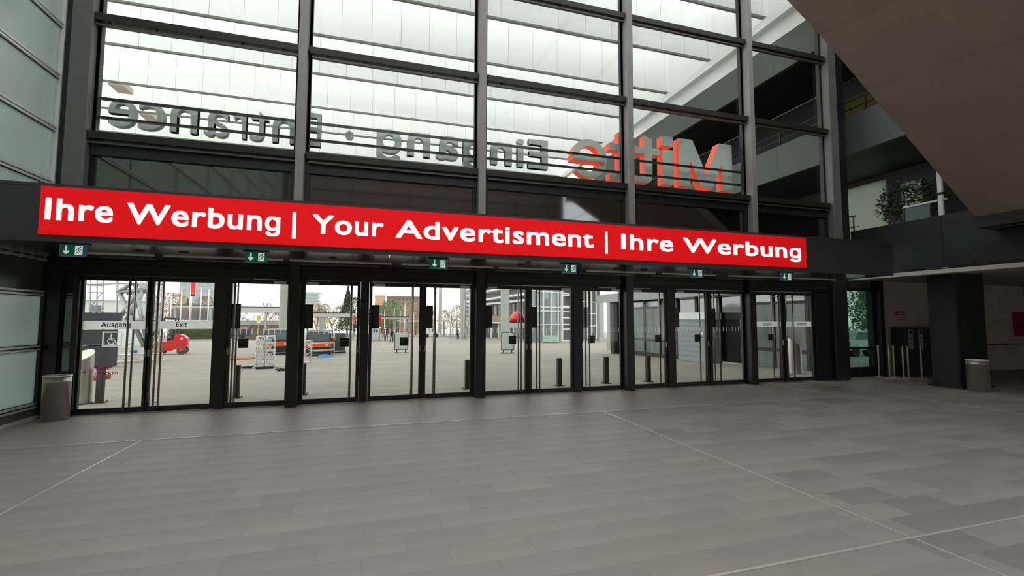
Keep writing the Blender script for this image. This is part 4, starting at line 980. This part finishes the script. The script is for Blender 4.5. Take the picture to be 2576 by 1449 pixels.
# ---- glass pavilion
A, B = G(1322, 862), G(1445, 857); f = vplane(A, B)
gp = thing('glass_pavilion', 'glass pavilion with white mullions at the right of the forecourt', 'building', (A.x, A.y, gz(A.y)))
PG = mat('pavilion_glass', (120, 134, 138), .08, 0, .8, var=.25, vscale=.35); PW = mat('pavilion_white', (214, 216, 210), .5)
def panel(f, a0, a1, zt0, zt1, m, par, name, off=0., depth=.05):
    n = f.n; p, q = f(a0, 850), f(a1, 850)
    v = [Vector((p.x, p.y, zt0)), Vector((q.x, q.y, zt0)), Vector((q.x, q.y, zt1)), Vector((p.x, p.y, zt1))]; v = [k+n*off for k in v]
    return MB().poly(v, n, depth).build(name, m, par)
zb_ = gz(44)-.1; zs = [zb_, .9, 2.6, 3.1, 5.0, 7.5]
ax = [1330, 1348, 1365, 1384, 1402, 1410]
for i in range(len(ax)-1):
    for j in range(5): panel(f, ax[i]+.6, ax[i+1]-.6, zs[j]+.04, zs[j+1]-.04, PG, gp, 'pane', 0, .03)
for a in ax: panel(f, a-1.3, a+1.3, zb_, 8, PW, gp, 'mullion', .02, .14)
for z in zs[1:]: panel(f, ax[0], 1437, z-.07, z+.07, PW, gp, 'transom', .02, .1)
for j in range(6): panel(f, 1414, 1434, zb_+.2+j*1.5, zb_+1.4+j*1.5, BLACK, gp, 'dark_panel', .0, .05)
panel(f, 1409, 1413.5, zb_, 9, PW, gp, 'mullion', .02, .2); panel(f, 1434.5, 1439, zb_, 9, PW, gp, 'mullion', .02, .2)
for j in range(7): panel(f, 1413, 1435, zb_+j*1.5, zb_+.2+j*1.5, PW, gp, 'transom', .02, .1)
for a0, a1 in ((1455, 1468), (1480, 1502)): panel(f, a0, a1, zb_, 9, PG, gp, 'pane', -.3, .03)
for a in (1466, 1480, 1490, 1502): panel(f, a-1, a+1, zb_, 9, PW, gp, 'mullion', -.2, .12)
for z in (.6, 2.4, 4.1): panel(f, 1455, 1502, z-.06, z+.06, PW, gp, 'transom', -.2, .1)
panel(f, 1480, 1500, .8, 2.2, mat('poster_dark_red', (120, 40, 44), .6), gp, 'poster', -.24, .02)
panel(f, 1320, 1510, 8.0, 8.6, mat('roof_edge', (150, 154, 150), .6), gp, 'roof_edge', .3, .5)
n = f.n; p, q = f(1320, 850), f(1510, 850)
bk = Vector((.45, .9, 0))
MB().add([Vector((v.x, v.y, z))+bk*o for o in (.35, 9) for z in (zb_, 8.3) for v in (p, q)], [(0, 1, 3, 2), (5, 4, 6, 7), (2, 3, 7, 6), (0, 2, 6, 4), (1, 5, 7, 3)]).build('hall_body', mat('pavilion_dark', (62, 66, 66), .6), gp)
# ---- long building with white ledges
A, B = G(1205, 848), G(1345, 854); f = vplane(A, B)
lb = thing('exhibition_hall', 'long hall with white ledges and window grid behind the round column', 'building', (A.x, A.y, gz(A.y)))
n = f.n; p, q = f(1190, 850), f(1350, 850)
def fz(a, b): return f(a, b).z
zg = gz(75)-.3; z1, z2, z3, z4, z5 = fz(1240, 842), fz(1240, 810), fz(1240, 795), fz(1240, 768), fz(1240, 745)
MB().add([Vector((v.x, v.y, z))+bk*o for o in (.2, 12) for z in (zg, z5+6) for v in (p, q)], [(0, 1, 3, 2), (5, 4, 6, 7), (2, 3, 7, 6), (0, 2, 6, 4), (1, 5, 7, 3)]).build('hall_body', mat('hall_grey', (150, 152, 148), .7), lb)
panel(f, 1190, 1350, z2, z3, mat('hall_brown', (150, 130, 108), .7, var=.15), lb, 'brick_band', 0, .1)
panel(f, 1190, 1350, zg, z2-.1, mat('hall_dark', (70, 68, 66), .6), lb, 'ground_glazing', 0, .05)
panel(f, 1190, 1350, z2-.25, z2, WHITE, lb, 'ledge', .1, .8)
for k, (zz, o) in enumerate(((z4+.1, 1.0), (z4+1.0, 1.6), (z5+.6, 2.2), (z5+1.8, 2.6), (z5+3.2, 3.2))): panel(f, 1190, 1350, zz, zz+.35, WHITE, lb, 'ledge', .1, o)
for i in range(13):
    a = 1195+i*11.5
    for j in range(2):
        w = panel(f, a+1, a+10, z3+.15+j*(z4-z3)*.48, z3+.05+(j+1)*(z4-z3)*.48, mat('hall_window', (96, 106, 112), .15, 0, .8), lb, 'window', .02, .04)
        panel(f, a+5, a+6, z3+.15+j*(z4-z3)*.48, z3+.05+(j+1)*(z4-z3)*.48, PW, w, 'glazing_bar', .06, .05)
for i in range(8): panel(f, 1198+i*19, 1201+i*19, zg, z2-.2, PW, lb, 'ground_post', .05, .15)
# ---- red dome awning in front
g = G(1302, 858); s = 1/ppm(g); o = thing('red_awning', 'red domed awning above a white porch beside the pavilion', 'awning', (g.x, g.y, gz(g.y)), rz=turn(1302))
d_ = MB(); d_.sphere((0, 0, 0), 1, 16, 10); d_.v = [(x*19*s, y*1.6, max(z, 0)*26*s+50*s) for x, y, z in d_.v]; d_.build('dome', FORKR, o, True)
MB().box(-22*s, 22*s, -1.6, 1.6, 34*s, 46*s).build('porch_fascia', WHITE, o, True)
MB().box(-20*s, 20*s, -1.5, 1.5, 46*s, 51*s).build('awning_band', mat('awning_dark', (96, 40, 38), .6), o, True)
for k in range(6): MB().box((-20+k*7.6)*s, (-18+k*7.6)*s, -1.5, -1.3, 0, 34*s).build('porch_post', WHITE, o, True)
# ---- pergolas and walkways
def slabroof(name, label, a0, a1, b0, b1, y, posts, dep=6, col=None, postw=.18):
    p, q = PY(a0, b1, y), PY(a1, b0, y); o = thing(name, label, 'canopy', ((p.x+q.x)/2, y, gz(y)))
    MB().box(p.x, q.x, y, y+dep, min(p.z, q.z), max(p.z, q.z)).build('roof_slab', col or mat('roof_pale', (186, 186, 180), .6), o)
    MB().box(p.x-.05, q.x+.05, y-.06, y, max(p.z, q.z)-.12, max(p.z, q.z)).build('roof_edge', FRAME2, o)
    for a in posts:
        x = PY(a, b1, y).x; MB().box(x-postw, x+postw, y+.3, y+.3+2*postw, gz(y)-.2, min(p.z, q.z)).build('post', TRUSSG, o)
slabroof('walkway_canopy', 'flat walkway canopy behind the truss stack', 560, 724, 772, 785, 82, (575, 668))
slabroof('walkway_canopy', 'flat pale canopy above the grey notice board', 782, 894, 786, 797, 70, (811,), 6, None, .45)
slabroof('walkway_canopy', 'short flat canopy above the first poster stand', 950, 1029, 796, 803, 60, (993, 1024))
slabroof('walkway_canopy', 'long thin white canopy among the distant flagpoles', 1003, 1192, 806, 809, 105, (1030, 1056, 1080, 1117, 1140, 1190), 8, WHITE, .14)
slabroof('walkway_canopy', 'brown roofed pavilion behind the flagpoles seen through the Exit door', 428, 545, 767, 775, 93, (440, 528), 9)
p, q = PY(425, 806, 104), PY(545, 776, 104)
o = thing('low_pavilion', 'low brown building behind the flagpoles and hedge', 'building', ((p.x+q.x)/2, 104, gz(104)))
MB().box(p.x, q.x, 104, 112, gz(104), q.z).build('wall', mat('pav_brown', (150, 120, 100), .8, var=.15), o)
for k in range(5): x = p.x+(k+.5)*(q.x-p.x)/5; w = MB().box(x-.8, x+.8, 103.94, 104, p.z+.2, q.z-.5).build('window', mat('pav_window', (110, 108, 110), .3), o)
MB().box(p.x-.3, q.x+.3, 103.8, 112.2, p.z-.1, p.z+.1).build('sill_band', WHITE, o)
# ramp wall and shop at far left of the second door
p, q = PY(590, 818, 88), PY(726, 806, 88); o = thing('ramp_wall', 'white topped ramp wall behind the yellow sign', 'wall', ((p.x+q.x)/2, 88, gz(88)))
MB().box(p.x, q.x, 88, 89, gz(88), p.z).build('wall', mat('ramp_brown', (150, 132, 108), .8, var=.2), o); MB().box(p.x, q.x, 87.9, 89.1, p.z, q.z).build('coping', WHITE, o)
p, q = PY(560, 852, 78), PY(626, 822, 78); o = thing('parked_coach', 'dark coach with pink roof stripe parked beyond the second door', 'vehicle', ((p.x+q.x)/2, 78, gz(78)))
MB().bbox(p.x, q.x, 78, 80.4, p.z+.4, q.z, .1).build('body', mat('coach_dark', (70, 66, 70), .4), o); MB().box(p.x, q.x, 77.97, 78, q.z-.4, q.z).build('stripe', mat('coach_pink', (200, 110, 120), .5), o); MB().box(p.x+.3, q.x-.4, 77.96, 78, q.z-1.3, q.z-.5).build('window_row', WIN, o)
for x in (p.x+1.2, q.x-1.0): MB().tube((x, 77.9, p.z+.45), (x, 78.2, p.z+.45), .45, n=16).build('tyre', RUBBER, o)
# ---- far buildings
def block(name, label, a0, a1, bt, y, m, dep=14, wins=None, wm=None, ledges=0):
    p, q = PY(a0, 806, y), PY(a1, bt, y); o = thing(name, label, 'building', ((p.x+q.x)/2, y, gz(y)))
    MB().box(p.x, q.x, y, y+dep, gz(y), q.z).build('wall', m, o); MB().box(p.x-.2, q.x+.2, y-.2, y+dep, q.z, q.z+.35).build('parapet', m, o)
    if wins:
        nx, nz, z0 = wins; zz = PY(a0, z0, y).z; W_ = (q.x-p.x)/nx; H_ = (q.z-zz)/nz; me = MB().box(-W_*.33, W_*.33, -.06, .02, -H_*.3, H_*.3).mesh('window', wm)
        for i in range(nx):
            for j in range(nz): inst(me, 'window', (p.x+(i+.5)*W_, y, zz+(j+.5)*H_), o)
    for k in range(ledges): z = q.z-1-k*(q.z-PY(a0, 770, y).z)/max(1, ledges); MB().box(p.x-.6, q.x+.6, y-.8, y, z, z+.7).build('ledge', mat('ledge_grey', (170, 176, 178), .6), o)
    return o
DW = mat('far_window', (92, 92, 98), .3)
block('tower_block', 'pale grey tower block behind the red banner', 447, 560, 640, 190, mat('tower_grey', (176, 178, 180), .8), 18, (5, 9, 765), mat('tower_window', (160, 164, 170), .4))
block('orange_block', 'tall pale orange block above the trees', 942, 970, 745, 230, mat('block_orange', (206, 168, 142), .8), 14)
block('brown_block', 'brown block with rows of windows above the trees', 973, 1062, 748, 210, mat('block_brown', (150, 122, 106), .8), 14, (10, 4, 790), DW)
block('round_white_block', 'white building with dark horizontal ledges above the fourth door trees', 735, 801, 736, 200, mat('block_white', (226, 228, 226), .7), 14, None, None, 4)
block('grey_block', 'grey framed building beside the far column', 1172, 1202, 715, 170, mat('block_grey', (170, 174, 174), .7), 12, (4, 8, 800), DW)
# ---- flagpoles and banners
for k, (a, b0, b1, y) in enumerate(((432, 735, 812, 92), (458, 722, 812, 92), (482, 690, 812, 92), (507, 726, 812, 92), (526, 730, 840, 88), (968, 780, 822, 90), (992, 776, 824, 90), (1007, 784, 824, 90), (1019, 768, 822, 92), (1041, 788, 828, 95), (1133, 770, 848, 80), (1140, 782, 848, 82), (1148, 776, 846, 84), (1168, 757, 852, 66))):
    p, q = PY(a, b1, y), PY(a, b0, y)
    o = thing('flagpole', 'white flagpole, number %s from the left among the distant poles' % ordn[k], 'flagpole', (q.x, y, gz(y)), 'white flagpoles across the forecourt')
    o['label'] = 'white distant flagpole, %s from the left' % ordn[k]
    MB().tube((q.x, y, gz(y)-.1), (q.x, y, q.z), .13, .08, n=8).build('pole', WHITE, o); MB().sphere((q.x, y, q.z), .14, 8, 5).build('finial', WHITE, o)
for a0, a1, b0, b1, y, m, lab, extra in ((480, 493, 700, 738, 91, FORKR, 'red banner hanging on a flagpole above the forklift', True), (888, 894, 793, 815, 69, ORANGE, 'orange banner at the right edge of the fourth door', False), (953, 960, 791, 816, 57, FORKR, 'red banner beside the first poster stand', False)):
    p, q = PY(a0, b1, y), PY(a1, b0, y); o = thing('banner', lab, 'banner', ((p.x+q.x)/2, y, p.z))
    MB().box(p.x, q.x, y-.03, y, p.z, q.z).build('cloth', m, o); MB().tube((p.x-.1, y, q.z), (q.x+.1, y, q.z), .05, n=6).build('bar', WHITE, o)
    if extra: MB().box(p.x, q.x, y-.03, y, p.z-.5, p.z-.1).build('dark_hem', BLACK, o)
    MB().tube(((p.x+q.x)/2-.2, y+.1, gz(y)), ((p.x+q.x)/2-.2, y+.1, q.z), .07, n=6).build('mast', WHITE, o)
# ---- yellow signs
for k, (a, b0, b1, bb, y, lab) in enumerate(((651, 794, 812, 850, 48, 'yellow and white sign on a post behind the truss stack'), (823, 803, 816, 850, 52, 'yellow and white sign on a post behind the parked vehicle'))):
    p, q = PY(a-5, b1, y), PY(a+5, b0, y); o = thing('post_sign', lab, 'sign', (PY(a, bb, y).x, y, gz(y)), 'yellow post signs')
    MB().box(p.x, q.x, y-.02, y, p.z+(q.z-p.z)*.35, q.z).build('yellow_panel', mat('sign_yellow', (214, 204, 60), .5), o); MB().box(p.x, q.x, y-.02, y, p.z, p.z+(q.z-p.z)*.33).build('white_panel', WHITE, o); MB().tube(((p.x+q.x)/2, y+.03, gz(y)), ((p.x+q.x)/2, y+.03, q.z), .04, n=8).build('post', TRUSSG, o)
# ---- hedge, verge, railings
p, q = PY(425, 862, 80), PY(525, 828, 80); hd = thing('clipped_hedge', 'dark clipped hedge behind the forklift', 'hedge', ((p.x+q.x)/2, 80, gz(80)))
m = MB(); rr = random.Random(11); m.box(p.x, q.x, 80, 82, gz(80)-.1, q.z)
for k in range(900):
    x, z = rr.uniform(p.x, q.x), rr.uniform(gz(80), q.z+.1); d = .16; m.add([(x-d, 79.95, z), (x, 79.8+rr.uniform(0, .1), z-d), (x+d, 79.95, z), (x, 79.9, z+d)], [(0, 1, 2, 3)])
m.build('foliage', HEDGE, hd); MB().box(p.x-.3, q.x+2, 79.3, 80, gz(80)-.1, gz(80)+.25).build('kerb', CONC, hd)
for k, (a0, a1, bt, bb, y, lab) in enumerate(((955, 1002, 828, 846, 66, 'dark railing behind the first poster stand'), (1040, 1180, 829, 842, 96, 'pale railing under the long thin canopy'), (725, 905, 838, 850, 60, 'low railing behind the orange vehicles'))):
    p, q = PY(a0, bb, y), PY(a1, bt, y); o = thing('railing', lab, 'railing', ((p.x+q.x)/2, y, gz(y))); mt = FRAME2 if k == 0 else TRUSSG
    for z in (q.z, (p.z+q.z)/2): MB().bar((p.x, y, z), (q.x, y, z), .07).build('rail', mt, o)
    nn = 12
    for i in range(nn+1): x = p.x+(q.x-p.x)*i/nn; MB().box(x-.04, x+.04, y-.04, y+.04, gz(y), q.z).build('post', mt, o)
# ---- white van, bus shelter
def car(a0, a1, bb, bt, y, name, label, m, hood=.3):
    p, q = PY(a0, bb, y), PY(a1, bt, y); z0 = gz(y); L_ = q.x-p.x; H_ = q.z-z0; o = thing(name, label, 'car' if name == 'car' else 'van', ((p.x+q.x)/2, y, z0))
    pr = [(0, .22), (0, .6), (.06, .95), (.12, 1), (1-hood, 1), (1-hood*.55, .62), (1, .5), (1, .22)] if name == 'van' else [(0, .25), (0, .58), (.12, .64), (.28, 1), (.68, 1), (.84, .66), (1, .56), (1, .25)]
    MB().poly([(p.x+u*L_, y, z0+v*H_) for u, v in pr], (0, 1, 0), 1.8).build('body', m, o)
    MB().poly([(p.x+u*L_, y-.01, z0+v*H_) for u, v in (((.5, .62), (.5, .92), (1-hood-.02, .92), (1-hood*.62, .62)) if name == 'van' else ((.18, .66), (.3, .94), (.66, .94), (.79, .67)))], (0, 1, 0), .01).build('window', WIN, o)
    for u in (.2, .8): MB().tube((p.x+u*L_, y-.03, z0+.2*H_), (p.x+u*L_, y+.25, z0+.2*H_), .2*H_, n=16).build('tyre', RUBBER, o)
car(1066, 1106, 847, 825, 92, 'van', 'white van parked beyond the sixth door', WHITE)
p, q = PY(933, 852, 58), PY(954, 826, 58); o = thing('ticket_booth', 'small pale glazed booth at the left edge of the fifth door', 'booth', ((p.x+q.x)/2, 58, gz(58)))
MB().bbox(p.x, q.x, 58, 60, gz(58), q.z, .05).build('body', mat('booth_pale', (190, 200, 204), .4), o); MB().box(p.x+.35, q.x-.1, 57.97, 58, p.z+.9, q.z-.2).build('window', WIN, o); MB().box(p.x-.2, q.x+.3, 57.7, 60.2, q.z, q.z+.12).build('roof', WHITE, o); MB().box(p.x-.3, q.x+.6, 57.6, 60.2, gz(58), gz(58)+.3).build('plinth', CONC, o)
# ---- people
def person(a, b, face, jacket, label, h=1.72, stride=.18):
    g = G(a, b); z0 = gz(g.y); o = thing('person', label, 'person', (g.x, g.y, z0), rz=face)
    k = h/1.75; J = {}
    V = [(0, 0, .93, .125), (0, 0, 1.12, .12), (0, .01, 1.32, .14), (0, .01, 1.44, .1), (0, .02, 1.52, .055), (0, .03, 1.60, .085), (0, .03, 1.69, .08)]
    E_ = [(i, i+1) for i in range(6)]
    def chain(start, pts):
        last = start
        for p in pts: V.append(p); E_.append((last, len(V)-1)); last = len(V)-1
        return last
    for sgn in (-1, 1):
        s_ = stride*sgn
        chain(0, [(.1*sgn, 0, .86, .09), (.1*sgn, s_*.5+.03, .48, .06), (.1*sgn, s_, .09, .042), (.1*sgn, s_+.15, .04, .035)])
        wr_ = chain(3, [(.19*sgn, 0, 1.40, .06), (.24*sgn, -s_*.4-.02, 1.14, .042), (.23*sgn, -s_*.8+.05, .90, .03), (.225*sgn, -s_*.9+.08, .82, .03)])
    me = bpy.data.meshes.new('body'); me.from_pydata([(x*k, y*k, z*k) for x, y, z, r in V], E_, []); ob = bpy.data.objects.new('body', me); COL.objects.link(ob)
    sk = ob.modifiers.new('s', 'SKIN'); me.skin_vertices[0].data[0].use_root = True
    for i, v in enumerate(V): me.skin_vertices[0].data[i].radius = (v[3]*k, v[3]*k)
    ss = ob.modifiers.new('b', 'SUBSURF'); ss.levels = 1; ss.render_levels = 1
    dg = bpy.context.evaluated_depsgraph_get(); dg.update(); nm = bpy.data.meshes.new_from_object(ob.evaluated_get(dg)); bpy.data.objects.remove(ob)
    mb = MB(); mb.add([tuple(v.co) for v in nm.vertices], [tuple(p.vertices) for p in nm.polygons], 0, True)
    for i, f_ in enumerate(mb.f):
        c = sum((Vector(mb.v[j]) for j in f_), Vector())/len(f_)/k
        mb.m[i] = 2 if c.z > 1.5 or (abs(c.x) > .17 and c.z < .88) else (1 if c.z < .1 else (3 if c.z < .9 else 0))
    for sgn in (-1, 1):                                   # fingers and thumb
        for q in range(5):
            s_ = stride*sgn; bx, by = .225*sgn, -s_*.9+.08
            dx = -.03*sgn if q == 4 else 0; ln = (.07, .08, .075, .06, .045)[q]; yy = by+(-.024+q*.016 if q < 4 else .02)
            mb.tube((bx*k, yy*k, .82*k), ((bx+dx)*k, (yy+.01)*k, (.82-ln)*k), .009*k, .006*k, n=5, mi=2)
    mb.tube((0, .115*k, 1.645*k), (0, .135*k, 1.625*k), .012*k, .012*k, n=5, mi=2)
    bd_ = mb.build('body', [jacket, mat('shoe', (30, 28, 28), .6), SKIN, mat('trousers', (44, 46, 56), .8)], o, True)
    hm = MB(); hm.sphere((0, 0, 0), 1, 12, 8); hm.v = [(x*.094*k, (y*.1+.015)*k, (1.70+max(z, -.45)*.085)*k) for x, y, z in hm.v]; hm.build('hair', mat('hair', (44, 34, 28), .8), o, True)
    em = MB()
    for sgn in (-1, 1): em.sphere((.032*sgn*k, .118*k, 1.665*k), .011*k, 6, 4)
    tag(em.build('eyes', INK, o, True), kind='stuff')
person(985, 862, 2.6, mat('coat_black', (30, 30, 34), .8), 'person in dark clothing walking left of the first poster stand')
person(1024, 858, 3.0, FORKR, 'person in a red jacket behind the first poster stand')
person(1152, 854, -.3, mat('coat_green', (64, 74, 56), .8), 'person in a dark green jacket walking beside the far column')
person(972, 852, 2.2, mat('coat_grey', (66, 68, 74), .8), 'distant person in grey by the dark railing')
# ---- trees
def bare(seed, h):
    m = MB(); rr = random.Random(seed)
    def grow(p, d, L, r, dep):
        q = p+d*L; m.tube(p, q, r, r*.68, n=5 if dep > 2 else 3, caps=False)
        if dep == 0: return
        for _ in range(3 if dep > 1 else 4):
            nd = (d+Vector((rr.uniform(-1, 1), rr.uniform(-1, 1), rr.uniform(-.25, .7)))*.62).normalized(); grow(p.lerp(q, rr.uniform(.55, 1)), nd, L*rr.uniform(.62, .85), r*.6, dep-1)
    grow(Vector((0, 0, -.2)), Vector((rr.uniform(-.05, .05), rr.uniform(-.05, .05), 1)), h*.27, h*.018, 5); return m
def leaves(seed, h, w, n, size, shape='round'):
    m = MB(); rr = random.Random(seed)
    for _ in range(n):
        if shape == 'cone': t = rr.random(); r = w*(1-t)*rr.random()**.4; z = h*(.12+.88*t)
        else: t = rr.uniform(-1, 1); r = w*sqrt(max(0, 1-t*t))*rr.random()**.4; z = h*(.62+.38*t)
        u = rr.uniform(0, 2*pi); c = Vector((r*cos(u), r*sin(u), z)); d = Vector((rr.uniform(-1, 1), rr.uniform(-1, 1), rr.uniform(-1, 1))).normalized()*size; e = d.orthogonal().normalized()*size*.7
        m.add([c-d, c+e, c+d, c-e], [(0, 1, 2, 3)])
    return m
BM = [bare(s_, 11).mesh('branches', BARK) for s_ in (1, 2, 3)]
trunk = MB().tube((0, 0, -.2), (0, 0, 8), .25, .06, n=7).mesh('trunk', BARK)
FM = {'green': leaves(4, 10, 3.4, 3000, .17).mesh('foliage', LEAF), 'brown': leaves(5, 10, 3.3, 1900, .15).mesh('foliage', LEAFB), 'pine': leaves(6, 12, 2.8, 3000, .2, 'cone').mesh('foliage', LEAFD)}
side_n = {}
def tree(a, y, kind, sc, label):
    x = PY(a, 806, y).x; o = thing('tree', label, 'tree', (x, y, gz(y)), 'trees beyond the forecourt')
    if kind == 'bare': c = inst(BM[int(a) % 3], 'branches', (x, y, gz(y)), o, rz=a*.7)
    else: c = inst(FM[kind], 'foliage', (x, y, gz(y)), o, rz=a*.3); t_ = inst(trunk, 'trunk', (x, y, gz(y)), o); t_.scale = (sc,)*3
    c.scale = (sc,)*3
lst = [(214, 'brown', .8), (246, 'green', .9), (268, 'bare', 1.0), (300, 'brown', .8), (322, 'pine', 1.0), (425, 'brown', 1.15), (446, 'brown', 1.2), (470, 'pine', .95), (515, 'brown', 1.0), (538, 'bare', 1.0), (604, 'bare', 1.2), (640, 'bare', .9), (672, 'bare', 1.25), (700, 'brown', .7), (718, 'bare', 1.1),
       (775, 'bare', 1.15), (798, 'bare', 1.2), (818, 'brown', .9), (838, 'bare', 1.3), (855, 'brown', .95), (874, 'pine', 1.1), (892, 'green', 1.1), (948, 'green', .95), (966, 'pine', .95), (985, 'green', 1.0), (1004, 'brown', .9), (1024, 'brown', 1.05), (1046, 'brown', 1.1), (1078, 'bare', 1.15), (1080, 'green', .55), (1118, 'brown', .8), (1134, 'bare', 1.15), (1150, 'brown', .85), (1176, 'bare', 1.0), (1196, 'brown', .9)]
kd = {'bare': 'bare', 'brown': 'brownish', 'green': 'green', 'pine': 'dark conical'}; cnt = {}
more_ord = ordn+['fifteenth', 'sixteenth', 'seventeenth', 'eighteenth']
for i, (a, k_, sc) in enumerate(lst):
    j = cnt.get(k_, 0); cnt[k_] = j+1
    tree(a, 116+(i % 4)*10, k_, sc, '%s tree beyond the forecourt, %s of its kind from the left' % (kd[k_], more_ord[j]))
for i, (x, y, k_, sc) in enumerate(((34, 14, 'green', .55), (42, 20, 'pine', .6), (48, 22, 'green', .8), (30, 30, 'green', .5))):
    o = thing('tree', 'green tree behind the tinted side window, %s one' % ('nearest', 'second', 'third', 'farthest')[i], 'tree', (x, y, gz(y)), 'trees behind the side window')
    c = inst(FM[k_], 'foliage', (x, y, gz(y)), o); c.scale = (sc,)*3; t_ = inst(trunk, 'trunk', (x, y, gz(y)), o); t_.scale = (sc,)*3
car(2140, 2200, 866, 832, 7.5, 'car', 'white car seen through the tinted side window', WHITE)
